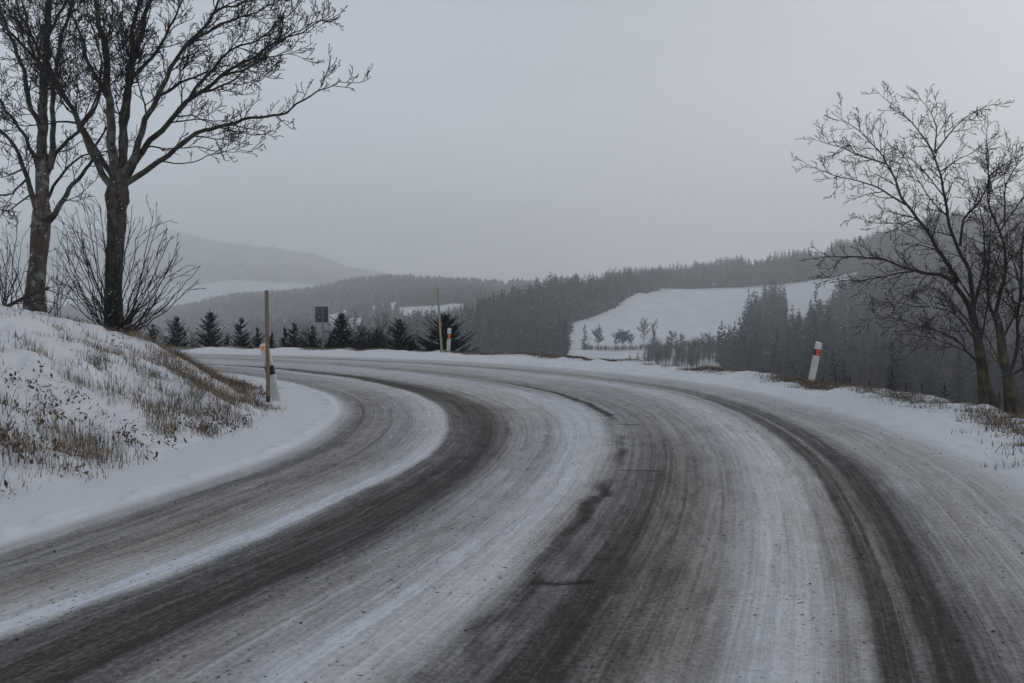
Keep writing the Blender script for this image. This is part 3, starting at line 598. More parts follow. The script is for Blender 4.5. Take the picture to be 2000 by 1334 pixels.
# cut log and fallen branch
def log(name, label, p0, p1, r, seed, mat, twigs=0):
    r_ = random.Random(seed); T = Tubes(); a = np.array(p0); b = np.array(p1); pts = crom([a, a * .5 + b * .5 + np.array([0, .03, .04]), b], 6)
    T.tube([tuple(q) for q in pts], [r * (1 - .3 * i / len(pts)) * r_.uniform(.9, 1.1) for i in range(len(pts))], 9)
    for c in range(twigs): j = r_.randint(2, len(pts) - 2); grow(T, r_, tuple(pts[j]), side(r_, nrm(tuple(b - a)), 40), r_.uniform(.3, .7), r * .3, 0, SH)
    o = link(name, T.mesh(name, a), mat, None, a); tag(o, label, "log" if twigs == 0 else "branch")
x0 = P(243, 648, D1 - .5); x1 = P(262, 640, D1 - .1)
log("cut_log", "short cut log with pale end lying at the foot of the large dark maple", x0, x1, .085, 3, M_BARK2)
log("fallen_branch", "broken dark branch propped against the pale lichened maple trunk", P(0, 606, 17.2), P(96, 562, 17.6), .045, 4, M_BARK1, 9)
# ------------------------------------------------------------------ grass
def blades(pos, hgt, tone, rr_, lean=.35, wd=.0035):
    """numpy: each blade is a bent 2-quad strip; pos (n,3)"""
    n = len(pos); az = rr_.random(n) * 6.283; ln = np.abs(rr_.normal(0, lean, n)); dx = np.cos(az) * ln; dy = np.sin(az) * ln
    fa = rr_.random(n) * 6.283; wx = np.cos(fa) * wd; wy = np.sin(fa) * wd; lev = [0, .5, 1.0]; V = np.zeros((n, 5, 3))
    for i, t in enumerate(lev[:2]):
        for s_, sg in enumerate((-1, 1)):
            V[:, i * 2 + s_, 0] = pos[:, 0] + dx * hgt * t ** 1.6 + sg * wx * (1 - .4 * t); V[:, i * 2 + s_, 1] = pos[:, 1] + dy * hgt * t ** 1.6 + sg * wy * (1 - .4 * t); V[:, i * 2 + s_, 2] = pos[:, 2] - .02 + hgt * t
    V[:, 4, 0] = pos[:, 0] + dx * hgt; V[:, 4, 1] = pos[:, 1] + dy * hgt; V[:, 4, 2] = pos[:, 2] + hgt * (1 - .25 * ln)
    b = np.arange(n)[:, None] * 5; Fc = np.concatenate([b + np.array([[0, 1, 3]]), b + np.array([[0, 3, 2]]), b + np.array([[2, 3, 4]])]);
    return V.reshape(-1, 3), Fc, np.repeat(tone, 5)
def tufts(cx, cy, per, spread, hgt, zf, rr_):
    n = len(cx); k = rr_.poisson(per, n) + 2; idx = np.repeat(np.arange(n), k); m = len(idx)
    x = cx[idx] + rr_.normal(0, 1, m) * spread[idx]; y = cy[idx] + rr_.normal(0, 1, m) * spread[idx]
    tn = np.clip(rr_.normal(.5, .2, n)[idx] + rr_.normal(0, .16, m), 0, 1); h = hgt[idx] * rr_.uniform(.35, 1.2, m)
    return np.stack([x, y, zf(x, y)], 1), h, tn
def zin(x, y): th_, r_ = pol(x, y); return bankz(r_in(th_) - r_, x, y)
def zout(x, y): th_, r_ = pol(x, y); return outz(r_ - r_out(th_), x, y)
rg = np.random.default_rng(5)
th_ = np.radians(rg.uniform(-50, 80, 26000)); d_ = rg.uniform(.35, 8, 26000); r_ = r_in(th_) - d_; x = CF[0] + r_ * np.cos(th_); y = CF[1] + r_ * np.sin(th_)
dens = np.interp(d_, [.35, .9, 1.1, 1.3, 2.0, 2.8, 3.6, 5, 8], [.006, .03, .25, .85, .75, .40, .14, .09, .07]) * np.clip(.55 + fbm(x * 1.1, y * 1.1, 71, 3) * 4.5, .04, 2.4)
dens *= np.where(np.degrees(th_) > -6, np.interp(d_, [.35, .5, 1.0, 1.6, 3, 4], [4, 4, 3.4, 3.0, 2.6, 1.4]), 1)
ok = rg.random(len(x)) < dens * .17; x, y, d_ = x[ok], y[ok], d_[ok]
p, h, tn = tufts(x, y, 19, np.interp(d_, [.5, 1.2, 4], [.03, .09, .07]), np.interp(d_, [.4, 1.0, 1.5, 3, 5], [.05, .10, .21, .15, .10]) * rg.uniform(.5, 1.35, len(x)), zin, rg)
print("bank blades", len(p)); V, Fc, tt = blades(p, h, tn, rg, .5)
me = fastmesh("bank_grass", V, Fc); attr(me, "tone", tt); tag(link("dry_grass", me, M_GRASS), "dry brown grass poking through the snow on the bank", "grass", kind='stuff')
th_ = np.radians(rg.uniform(-45, 100, 22000)); e_ = rg.normal(-.08, .25, 22000); r_ = r_out(th_) + e_; x = CF[0] + r_ * np.cos(th_); y = CF[1] + r_ * np.sin(th_)
ok = (e_ > -.75) & (e_ < 2.5) & (rg.random(22000) < np.clip(.6 + fbm(x * .6, y * .6, 72, 3) * 1.6, .05, 1) * np.interp(e_, [-.75, -.3, 0, .6, 2], [.05, .25, .8, 1, .5])); x, y = x[ok], y[ok]
p, h, tn = tufts(x, y, 9, np.full(len(x), .08), rg.uniform(.035, .115, len(x)), zout, rg)
V, Fc, tt = blades(p, h, tn * .9, rg, .6, .005)
me = fastmesh("edge_grass", V, Fc); attr(me, "tone", tt); tag(link("verge_grass", me, M_GRASS), "short dead grass along the outer road edge", "grass", kind='stuff')
# low weeds with dead leaves at the foot of the bank
th_ = np.radians(rg.uniform(-50, 30, 5000)); d_ = rg.uniform(1.0, 4.2, 5000); r_ = r_in(th_) - d_; x = CF[0] + r_ * np.cos(th_); y = CF[1] + r_ * np.sin(th_)
ok = rg.random(5000) < np.interp(d_, [1, 1.4, 2.2, 3, 4.2], [.2, 1, .8, .25, .05]) * np.clip(fbm(x * .9, y * .9, 74, 3) * 3.5 + .4, 0, 1) * .22; x, y = x[ok], y[ok]
k = 20; xs = np.repeat(x, k) + rg.normal(0, .06, len(x) * k); ys = np.repeat(y, k) + rg.normal(0, .06, len(x) * k); zs = zin(xs, ys) + rg.uniform(0, .10, len(xs))
c = np.stack([xs, ys, zs], 1); a = rg.normal(0, .008, (len(xs), 3)); b = rg.normal(0, .008, (len(xs), 3)); a[:, 2] *= 2; V = np.stack([c - a, c + b, c + a, c - b], 1).reshape(-1, 3)
me = fastmesh("dead_weeds", V, np.arange(len(V)).reshape(-1, 4)); attr(me, "tone", np.repeat(rg.uniform(0, .5, len(xs)), 4)); tag(link("dead_weeds", me, M_GRASS), "withered dark weeds at the foot of the snowy bank", "weeds", kind='stuff')
# ------------------------------------------------------------------ spruces
def spruce_arrays(seed, H=5.0, W=1.5, whorls=18, nb=8, clumps=6, size=.16, trunk=False, bushy=1.0):
    r = random.Random(seed); V = []; Fc = []
    def tri(a, b, c): i = len(V); V.extend([a, b, c]); Fc.append((i, i + 1, i + 2))
    lop = r.uniform(0, 6.28)
    for w_ in range(whorls):
        t = (w_ + .3) / whorls; z = H * (.04 + .94 * t); R0 = W * (1 - t) ** .85 * r.uniform(.7, 1.2) + .006 * H
        for k in range(max(4, int(nb * (1 - .45 * t)))):
            az = r.uniform(0, 6.283); L_ = R0 * r.uniform(.6, 1.2) * (1 + .15 * math.cos(az - lop)); rise = (.75 * t - .08) * L_ + r.uniform(-.12, .25) * L_
            zz = z + r.uniform(-.5, .5) * H / whorls; cs, sn = math.cos(az), math.sin(az)
            for c in range(clumps):
                u = (c + .6) / clumps; px, py = cs * L_ * u, sn * L_ * u; pz = zz + rise * u + .12 * L_ * u * u
                s_ = size * (1.15 - .65 * u) * r.uniform(.7, 1.3) * bushy * (.3 + .7 * (1 - t) ** .7)
                for q in range(2):
                    sg = 1 if q else -1; ax, ay = cs * .75 - sg * sn * .7, sn * .75 + sg * cs * .7
                    tip = (px + ax * s_ * 1.5, py + ay * s_ * 1.5, pz + r.uniform(-.35, .35) * s_)
                    tri((px - cs * s_ * .4, py - sn * s_ * .4, pz + s_ * .30), (px + cs * s_ * .5, py + sn * s_ * .5, pz - s_ * .38), tip)
                tri((px - cs * s_ * .5, py - sn * s_ * .5, pz + s_ * .42), (px - cs * s_ * .4, py - sn * s_ * .4, pz - s_ * .5), (px + cs * s_ * 1.3, py + sn * s_ * 1.3, pz + r.uniform(0, .3) * s_))
    for k in range(6): a = k * 1.05; tri((math.cos(a) * .05 * H * .2, math.sin(a) * .05 * H * .2, H * .93), (math.cos(a + 1.6) * .05 * H * .2, math.sin(a + 1.6) * .05 * H * .2, H * .93), (0, 0, H * 1.02))
    if trunk:
        for k in range(4):
            a, b = k * 1.571, (k + 1) * 1.571; rt = .018 * H; tri((math.cos(a) * rt, math.sin(a) * rt, -.08 * H), (math.cos(b) * rt, math.sin(b) * rt, -.08 * H), (0, 0, H * .95))
    return np.array(V), np.array(Fc)
def zedge(x, y): th_, r_ = pol(x, y); return float(outz(r_ - r_out(th_), x, y))
near = [ # crown centre px, top px, distance, half width px, seed, label
 (298,632,44,24,"small dark spruce beside the foot of the large maple, first of the roadside row"),
 (346,617,44,34,"dark spruce in the row behind the road, second from the big maple"),
 (410,605,44,36,"tall slender spruce in the row behind the road, third from the big maple"),
 (444,654,46,16,"very small spruce tucked right of the tall slender third spruce"),
 (471,620,44,28,"dark spruce with a narrow tip left of the wooden pole"),
 (502,638,45,19,"young spruce immediately left of the upright wooden pole"),
 (531,648,45,15,"little spruce immediately right of the upright wooden pole"),
 (556,636,45,18,"narrow young spruce midway between the wooden pole and the square sign"),
 (574,628,46,22,"bushy spruce close left of the spruce at the square sign"),
 (611,635,44,26,"small spruce directly left of the square sign's post"),
 (668,611,44,42,"broad dark spruce just right of the square sign"),
 (736,640,46,20,"ragged small spruce between the broad one and the pointed one"),
 (781,621,43,30,"pointed dark spruce left of the leaning wooden pole"),
 (806,660,43,16,"tiny spruce in the gap left of the wide spruce"),
 (868,612,39,50,"wide dark spruce with upturned arms behind the leaning wooden pole"),
 (645,655,45,16,"low spruce at the base of the square sign's post"),
]
for i, (px, ty, D, hw, lab) in enumerate(near):
    x = (px - CX) / F * D; zb = zedge(x, D) - .2; top = EYE + (HY - ty) / F * D; H = top - zb; W = hw / F * D * (2.7 if hw < 35 else 2.1)
    b = np.array([x, D, zb]); t = empty("roadside_spruce", b); tag(t, lab, "spruce", "spruces along the far road edge")
    V, Fc = spruce_arrays(100 + i, H, W, 30, 15 if hw > 35 else 10, 18 if hw > 45 else 10, .06 + .036 * min(W, 2.6)); link("crown", fastmesh("crown", V, Fc), M_NEED, t)
    T = Tubes(); T.tube([(0, 0, -.3), (0, 0, H * .5), (0, 0, H * .97)], [.07, .04, .01], 6); link("trunk", T.mesh("trunk"), M_BARK1, t)
# small bare shrubs between them
BS = dict(seg=[5, 3, 2], wander=[.1, .15, .2], up=[.05, .05, .05], dens=[5, 7, 0], ang=[32, 32, 30], len=[(.3, .6), (.3, .5)], rmin=.007)
def bush(name, label, px, ty, D, hw, n, seed, mat, group=None, thick=.02, zf=zedge, cat="shrub", cfg=BS, single=False, rise=0.0):
    x = (px - CX) / F * D; zb = zf(x, D) - .1; H = EYE + (HY - ty) / F * D - zb; W = hw / F * D; r_ = random.Random(seed); T = Tubes()
    sc_ = H / 3.0; c2 = dict(cfg); c2['dens'] = [q / sc_ for q in cfg['dens']]; c2['rmin'] = cfg['rmin'] * max(1, D / 45)
    if single: T.tube([(0, 0, -.5), (r_.uniform(-.2, .2), 0, H * .5), (0, 0, H * .93)], [thick, thick * .7, thick * .2], 5)
    for k in range(n):
        a = r_.uniform(0, 6.28); z0 = (rise + (1 - rise) * (k / n) * .72) * H if single else 0; rr2 = W * (1 if not single else 1.35 * math.sin(math.pi * (.22 + .62 * k / n)))
        e = np.array([math.cos(a) * rr2 * r_.uniform(.5, 1), math.sin(a) * rr2 * r_.uniform(.5, 1), min(H, z0 + (H * r_.uniform(.7, 1) if not single else H * r_.uniform(.06, .22))) - z0])
        grow(T, r_, (0, 0, z0), nrm(tuple(e)), float(np.linalg.norm(e)), thick * (.6 if not single else .4), 0, c2)
    o = link(name, T.mesh(name), mat, None, (x, D, zb)); tag(o, label, cat, group); return o
for i, (px, ty, hw, lab) in enumerate([(380,655,18,"reddish bare shrub between the second and third roadside spruces"), (700,640,22,"thin bare shrub right of the broad spruce beside the square sign"),
        (718,645,14,"small bare shrub beside the ragged spruce"), (740,629,26,"tall brown bare shrub left of the pointed dark spruce"), (270,628,22,"dense brown shrub hiding behind the maple foot"), (590,655,14,"low bare shrub left of the square sign's spruce"), (455,665,12,"low bare shrub right of the tall slender spruce")]):
    bush("bare_shrub", lab, px, ty, 46.5, hw, 13, 200 + i, M_TWIGR, "bare shrubs between the roadside spruces")
# dark spruces just below the right edge of the road
for i, (px, ty, hw, D, lab) in enumerate([(1742,722,22,58,"small spruce tip standing up beyond the right road edge, left of the bare trees"), (1632,727,16,55,"low dark spruce close right of the leaning delineator"), (1607,735,12,50,"low spruce touching the base of the leaning delineator"),
        (1660,735,14,56,"low spruce top second right of the leaning delineator"), (1698,742,12,58,"little spruce top between the delineator and the taller spruce tip"), (1800,745,16,52,"low spruce top left of the grey-barked tree"), (1770,748,14,50,"lowest spruce top by the road edge, right of the spruce tip"), (1845,748,18,50,"spruce top just left of the grey-barked trunk"), (1952,765,18,45,"spruce top seen between the two right trunks")]):
    x = (px - CX) / F * D; zb = float(terr(px, D)) + .5; top = EYE + (HY - ty) / F * D; H = top - zb; W = hw / F * D * 1.8; b = np.array([x, D, zb])
    t = empty("young_spruce", b); tag(t, lab, "spruce", "spruce tops beyond the right road edge")
    V, Fc = spruce_arrays(300 + i, H, W, 22, 8, 6, .05 + .1 * W); link("crown", fastmesh("crown", V, Fc), M_NEED, t)
    T = Tubes(); T.tube([(0, 0, -.3), (0, 0, H * .5), (0, 0, H * .97)], [.09, .05, .01], 5); link("trunk", T.mesh("trunk"), M_BARK1, t)
# ------------------------------------------------------------------ woodland
def scatter(n, x0, x1, y0, y1, seed, cond=None, pw=1.0):
    r = np.random.default_rng(seed); yy = np.sqrt(r.uniform(y0 ** 2, y1 ** 2, n)); xx = r.uniform(x0, x1, n); yw = stretch(yy); k = forest(xx, yw) > .5
    if cond is not None: k &= cond(xx, yy)
    return xx[k], yw[k]
hi = [spruce_arrays(400 + i, 1.0, .20 + .02 * (i % 3), 11, 6, 3, .046, True, 1.2) for i in range(6)]
mid = [spruce_arrays(420 + i, 1.0, .20, 7, 5, 2, .065, True, 1.3) for i in range(5)]
def cone(seed, k=5, layers=3):
    r = random.Random(seed); V = []; Fc = []
    for l in range(layers):
        zt = 1 - l * .27; zb = zt - .42; rad_ = .07 + .055 * (l + 1)
        for q in range(k): a, b = q * 6.283 / k + l, (q + 1) * 6.283 / k + l; i = len(V); V += [(0, 0, zt), (math.cos(a) * rad_ * r.uniform(.8, 1.2), math.sin(a) * rad_, zb + r.uniform(-.04, .04)), (math.cos(b) * rad_, math.sin(b) * rad_ * r.uniform(.8, 1.2), zb)]; Fc.append((i, i + 1, i + 2))
    return np.array(V), np.array(Fc)
lo = [cone(i) for i in range(4)]
def decid(seed, n=46):
    r = np.random.default_rng(seed); V = []; 
    for k in range(n):
        a = r.uniform(0, 6.28); el = r.uniform(.3, 1.4); z0 = r.uniform(.2, .6); l = r.uniform(.25, .42); d = np.array([math.cos(a) * math.cos(el), math.sin(a) * math.cos(el), math.sin(el)]); c = np.array([0, 0, z0]); s = np.array([-math.sin(a), math.cos(a), 0]) * .007
        V += [c - s, c + s, c + d * l]
        for q in range(3):
            u = r.uniform(.3, .95); c2 = c + d * l * u; d2 = d + r.normal(0, .5, 3); d2 /= np.linalg.norm(d2); V += [c2 - s * .8, c2 + s * .8, c2 + d2 * l * .45]
    for k in range(3): a = k * 2.1; V += [(math.cos(a) * .013, math.sin(a) * .013, -.08), (math.cos(a + 2.1) * .013, math.sin(a + 2.1) * .013, -.08), (0, 0, .8)]
    return np.array(V), np.arange(len(V)).reshape(-1, 3)
dec = [decid(i) for i in range(4)]
def merged(name, label, xx, yy, hts, kinds, mat, seed, sink=.3):
    r = np.random.default_rng(seed); zz = terr(xx, yy) - sink; Xw = (xx - CX) / F * yy; Vs = []; Fs = []; ton = []; off = 0; kk = r.integers(0, len(kinds), len(xx))
    for i, (V, Fc) in enumerate(kinds):
        s = kk == i; n = s.sum()
        if not n: continue
        a = r.uniform(0, 6.28, n); c, q = np.cos(a), np.sin(a); h = hts[s]; w_ = h * r.uniform(.8, 1.2, n)
        W = np.empty((n, len(V), 3), np.float32)
        W[:, :, 0] = (c[:, None] * V[:, 0] - q[:, None] * V[:, 1]) * w_[:, None] + Xw[s][:, None]; W[:, :, 1] = (q[:, None] * V[:, 0] + c[:, None] * V[:, 1]) * w_[:, None] + yy[s][:, None]
        W[:, :, 2] = V[:, 2] * h[:, None] + zz[s][:, None]
        ton.append(np.repeat(r.random(n), len(V))); Fs.append((Fc[None] + (np.arange(n) * len(V))[:, None, None]).reshape(-1, 3) + off); Vs.append(W.reshape(-1, 3)); off += n * len(V)
    me = fastmesh(name, np.concatenate(Vs), np.concatenate(Fs)); attr(me, 'tone', np.concatenate(ton)); tag(link(name, me, mat), label, "woodland", kind='stuff'); print(name, len(xx), len(me.polygons))
rg = np.random.default_rng(9)
# wood on the dark central hill
hx, hy = scatter(15000, 560, 1300, 330, 1080, 1)
# right-hand valley wood
qx, qy = scatter(21000, 1180, 2350, 115, 1250, 2, lambda x, y: (x > 1290) | (y > 1080))
def hgt(x, y, r): return (8 + 9 * r.random(len(x)) ** 1.4) * np.clip(.85 + fbm(x / 40, y / 40, 81, 3) * 1.5, .5, 1.35)
hh, qh = hgt(hx, hy, rg), hgt(qx, qy, rg); qh *= np.interp(qy, [115, 250], [.55, 1])
# the trees that show largest stand as individuals
protos = []
for i, (V, Fc) in enumerate(spruce_arrays(440 + i, 1.0, .21 + .02 * (i % 3), 15, 7, 4, .034, True, 1.2) for i in range(6)):
    me = fastmesh("forest_spruce", V, Fc); me.materials.append(M_FOR); protos.append(me)
def individuals(xx, yy, h, n, label, group, seed):
    o_ = np.argsort(-h / yy)[:n]; r = random.Random(seed); z = terr(xx[o_], yy[o_]) - .3; src = None
    for j, i in enumerate(o_):
        if src is None: src = bpy.data.objects.new("forest_spruce", protos[0]); o = src
        else: o = src.copy(); o.data = protos[r.randrange(6)]
        sc.collection.objects.link(o); o.location = ((xx[i] - CX) / F * yy[i], yy[i], z[j]); s = h[i]; o.scale = (s, s, s); o.rotation_euler.z = r.uniform(0, 6.28)
        tag(o, label, "spruce", group)
    m_ = np.ones(len(xx), bool); m_[o_] = False; return m_
vis = (hx > 700) & (terr(hx, hy) + hh > EYE + (HY - 715) / F * hy)
sel = np.where(vis & (hy < 620))[0]; m1 = individuals(hx[sel], hy[sel], hh[sel], 70, "tall spruce in the dark wood on the central hill left of the snowy field", "spruces of the central hill wood", 1)
k1 = np.ones(len(hx), bool); k1[sel[~m1]] = False
vis = (qx < 2020) & (terr(qx, qy) + qh > EYE + (HY - np.interp(qx, [1400, 1600, 1800, 2000], [728, 755, 785, 845])) / F * qy)
sel = np.where(vis)[0]; m2 = individuals(qx[sel], qy[sel], qh[sel], 190, "tall spruce in the dark valley wood behind the leaning delineator", "spruces of the valley wood on the right", 2)
k2 = np.ones(len(qx), bool); k2[sel[~m2]] = False
merged("hill_wood", "dense dark spruce wood covering the central hill", hx[k1], hy[k1], hh[k1], hi, M_FOR, 3)
merged("valley_wood", "dense spruce wood filling the right-hand slope", qx[k2], qy[k2], qh[k2], hi[:3] + mid, M_FOR, 4)
dx, dy = scatter(2600, 1180, 2300, 120, 1000, 5, lambda x, y: ((x > 1380)) & (fbm(x / 60, y / 60, 91, 2) > .02)); dh = rg.uniform(8, 14, len(dx))
ex = np.concatenate([rg.uniform(1060, 1290, 170), rg.uniform(1290, 1530, 130), rg.uniform(1500, 1700, 60)]); ey = np.concatenate([np.interp(ex[:170], [1060, 1105, 1200, 1283], [420, 500, 596, 790]) + rg.uniform(-6, 25, 170), rg.uniform(815, 845, 130), rg.uniform(825, 850, 60)])
merged("bare_wood", "leafless brown trees mixed along the edges of the spruce woods", np.concatenate([dx, ex]), np.concatenate([dy, ey]), np.concatenate([dh, rg.uniform(6, 13, len(ex))]), dec, M_FORB, 6)
mx_, my_ = scatter(17000, -350, 1150, 600, 1640, 7, lambda x, y: (x < 760) | (y > 1080)); merged("ridge_wood", "hazy spruce wood on the low ridge across the valley", mx_, my_, rg.uniform(13, 22, len(mx_)), lo, M_FOR, 8)
fx, fy = scatter(16000, -450, 1150, 2420, 3700, 9); merged("mountain_wood", "faint wood on the big hill fading into the haze", fx, fy, rg.uniform(18, 30, len(fx)), lo, M_FOR, 10)
# ------------------------------------------------------------------ single trees round the snowy field
zt = lambda x, y: float(terr(x / y * F + CX, y))
FT = dict(seg=[5, 4, 2], wander=[.12, .18, .2], up=[.05, .06, .05], dens=[11, 12, 0], ang=[38, 38, 34], len=[(.3, .55), (.3, .5)], rmin=.0075)
for i, (px, ty, D, hw, n, lab) in enumerate([(1168,636,415,14,26,"round-crowned bare tree at the lower field edge, right of the lone spruce"), (1203,648,420,9,16,"small bare tree left of the broad-crowned one in the field row"), (1216,642,420,16,26,"broad-crowned bare tree in the middle of the field row"),
        (1233,650,425,9,14,"slim bare tree right of the broad-crowned one"), (1258,617,425,12,20,"tallest bare tree with level boughs, standing up against the snowy field"), (1277,622,430,9,16,"tall bare tree right of the tallest one, against the snowy field"),
        (1312,642,400,12,22,"bushy bare tree at the right end of the field row"), (1334,648,395,10,20,"bare tree last in the field row, near the valley wood"), (1385,640,370,14,24,"large bare tree at the edge of the valley wood"), (1365,655,380,12,20,"bare tree just left of the large one at the wood's edge"),
        (1300,672,330,8,16,"thin bare tree in the lower hedge line, left one"), (1322,672,330,8,16,"thin bare tree in the lower hedge line, right one"), (1285,680,335,6,12,"slender bare sapling in the lower hedge line")]):
    bush("bare_field_tree", lab, px, ty, D, hw, n, 500 + i, M_FORB, "bare trees along the snowy field", .22, zt, "tree", FT, True, .25)
for i, (px, ty, D, H, W, lab) in enumerate([(1142,632,405,17.5,4.2,"lone dark spruce at the lower left corner of the snowy field"), (1272,533,800,22,7.0,"rounded dark spruce at the top left corner of the snowy field"), (1462,562,420,22,5,"tall spruce rising over the right side of the snowy field"), (1594,553,450,22,3.6,"slim tall spruce in front of the right-hand snow patch"),
        (1230,692,300,9,3.0,"squat dark spruce in the hedge below the field, left one"), (1246,688,300,10,3.0,"squat dark spruce in the hedge below the field, middle one"), (1259,685,300,10,3.0,"squat dark spruce in the hedge below the field, right one"), (1487,668,300,12,3.4,"dark spruce in front of the small snow clearing, left one"), (1505,670,300,12,3.4,"dark spruce in front of the small snow clearing, right one"),
        (1513,540,560,22,5.5,"spruce rising between the field and the right-hand snow patch"), (1437,512,1000,24,7,"skyline spruce above the hedge behind the field"), (1462,515,960,24,7,"second skyline spruce above the hedge behind the field")]):
    x = (px - CX) / F * D; V, Fc = spruce_arrays(600 + i, H, W * 1.15, 18, 8, 5, .028 * H, True, 1.1); me = fastmesh("field_spruce", V, Fc)
    z = EYE + (HY - ty) / F * D - H; o = link("field_spruce", me, M_FOR, None, (x, D, min(z, zt(x, D)))); tag(o, lab, "spruce", "spruces around the snowy field")
    if z > zt(x, D): o.scale.z = (z + H - zt(x, D)) / H
cx_ = rg.uniform(1262, 1440, 120); cy_ = rg.uniform(305, 392, 120); merged("copse", "brown leafless copse below the snowy field, left of the dark valley wood", cx_, cy_, rg.uniform(6, 12.5, 120), [decid(50 + i, 60) for i in range(4)], M_FORB, 13)
# hedge bank line across the field foot
hxs = np.concatenate([rg.uniform(1140, 1400, 420), rg.uniform(1230, 1480, 160)]); hys = np.concatenate([np.interp(hxs[:420], [1140, 1400], [404, 432]) + rg.uniform(-3, 3, 420), rg.uniform(828, 842, 160)])
merged("hedgerow", "low bare hedge along the foot of the snowy field", hxs, hys, rg.uniform(1.5, 4, len(hxs)), [decid(30 + i, 30) for i in range(3)], M_FORB, 12)
# ------------------------------------------------------------------ roadside furniture
def prism(profile, z0, z1, taper=1.0, top_slope=0):
    """extrude a plan outline (x,y) from z0 to z1"""
    n = len(profile); v = [(x, y, z0) for x, y in profile] + [(x * taper, y * taper, z1 + top_slope * y) for x, y in profile]
    f = [tuple(range(n))[::-1], tuple(range(n, 2 * n))] + [(i, (i + 1) % n, n + (i + 1) % n, n + i) for i in range(n)]; return v, f
def bevelled(name, v, f, mat, parent, bev=.003):
    o = link(name, pymesh(name, v, f), mat, parent)
    if bev: m_ = o.modifiers.new("bevel", 'BEVEL'); m_.width = bev; m_.segments = 2; m_.limit_method = 'ANGLE'
    return o
def delineator(loc, H, label, lean, facing, refl, rows, w_=.12, dep=.08, top_col=None, band=(.60, .78)):
    t = empty("delineator_post", loc, facing); t.rotation_euler = (lean[1], lean[0], facing); tag(t, label, "road post")
    pr = [(-w_ / 2, -.02), (-w_ * .42, -dep / 2), (w_ * .42, -dep / 2), (w_ / 2, -.02), (w_ * .34, dep / 2), (-w_ * .34, dep / 2)]
    v, f = prism(pr, -.15, H * band[0] , 1, 0); v2, f2 = prism(pr, H * band[1], H, 1, .4)
    bevelled("post_body", v + v2, f + [tuple(i + len(v) for i in q) for q in f2], M_WHITE, t)
    v, f = prism([(x * 1.02, y * 1.02) for x, y in pr], H * band[0], H * band[1], 1, 0); bd = bevelled("black_band", v, f, M_BLACK, t, .001)
    if rows:
        hb = (band[1] - band[0]) * H
        for (a, b) in rows:
            v, f = prism([(-w_ * .22, -dep / 2 - .006), (w_ * .36, -dep / 2 - .006), (w_ * .36, -dep / 2 - .001), (-w_ * .22, -dep / 2 - .001)], H * band[0] + hb * a, H * band[0] + hb * b); bevelled("reflector", v, f, refl, bd, .001)
    return t
Y = 17.2; x = (1581 - CX) / F * Y
delineator((x, Y, gz(x, Y)), 1.0, "white delineator post leaning right at the right road edge, with torn red reflectors", (math.radians(11.5), 0), 0, M_RED, [(.06, .42), (.54, .90)], .145, .09, band=(.71, .85))
Y = 31.5; x = (875.5 - CX) / F * Y
delineator((x, Y, gz(x, Y)), .93, "small white delineator post with orange-red reflectors in front of the wide spruce", (math.radians(3), 0), 0, M_ORANGE, [(.12, .44), (.56, .88)], .145, .09, band=(.56, .78))
Y = 13.15; x = (541 - CX) / F * Y
t = delineator((x, Y, gz(x, Y)), .95, "pale delineator post with black band leaning left behind the upright wooden pole", (math.radians(-12.5), 0), math.radians(8), M_ORANGE, None, .15, .10, band=(.46, .62))
v, f = prism([(-.055, -.058), (.0, -.058), (.0, -.052), (-.055, -.052)], .86, .93); bevelled("reflector", v, f, M_ORANGE, t, .001)
def pole(label, p0, p1, w_, mat, foot=True, rnd=False):
    a = np.array(p0, float); b = np.array(p1, float); t = empty("marker_pole", a); tag(t, label, "marker pole", "wooden snow marker poles")
    ln = float(np.linalg.norm(b - a)); d = (b - a) / ln; T = Tubes(); n = 14; k = 10 if rnd else 4
    pts = [tuple((-.15 + (ln + .15) * i / n) * d + np.array([R.uniform(-1, 1) * .0015, 0, 0])) for i in range(n + 1)]
    T.tube(pts, [w_ * (.72 if not rnd else .5)] * (n + 1), k); T.f.append(tuple(range(n * k, n * k + k)))
    me = T.mesh("stake"); me.shade_flat() if not rnd else None; link("stake", me, mat, t)
    if foot: T = Tubes(); T.tube([tuple(d * -.1), tuple(d * .10)], [w_ * .80] * 2, 8); T.f.append(tuple(range(8, 16))); link("dark_foot", T.mesh("foot"), M_BLACK, t)
Y = 12.9; x = (524 - CX) / F * Y; z = gz(x, Y); tp = P(520.5, 567, Y); pole("upright squared wooden snow pole on the inner verge, left of the square sign", (x, Y, z), tp, .047, M_WOOD)
Y = 30.8; x = (863 - CX) / F * Y; z = gz(x, Y); tp = P(854.5, 565, Y); pole("leaning round wooden snow pole at the outer road edge, beside the small delineator", (x, Y, z), tp, .085, M_WOOD2, False, True)
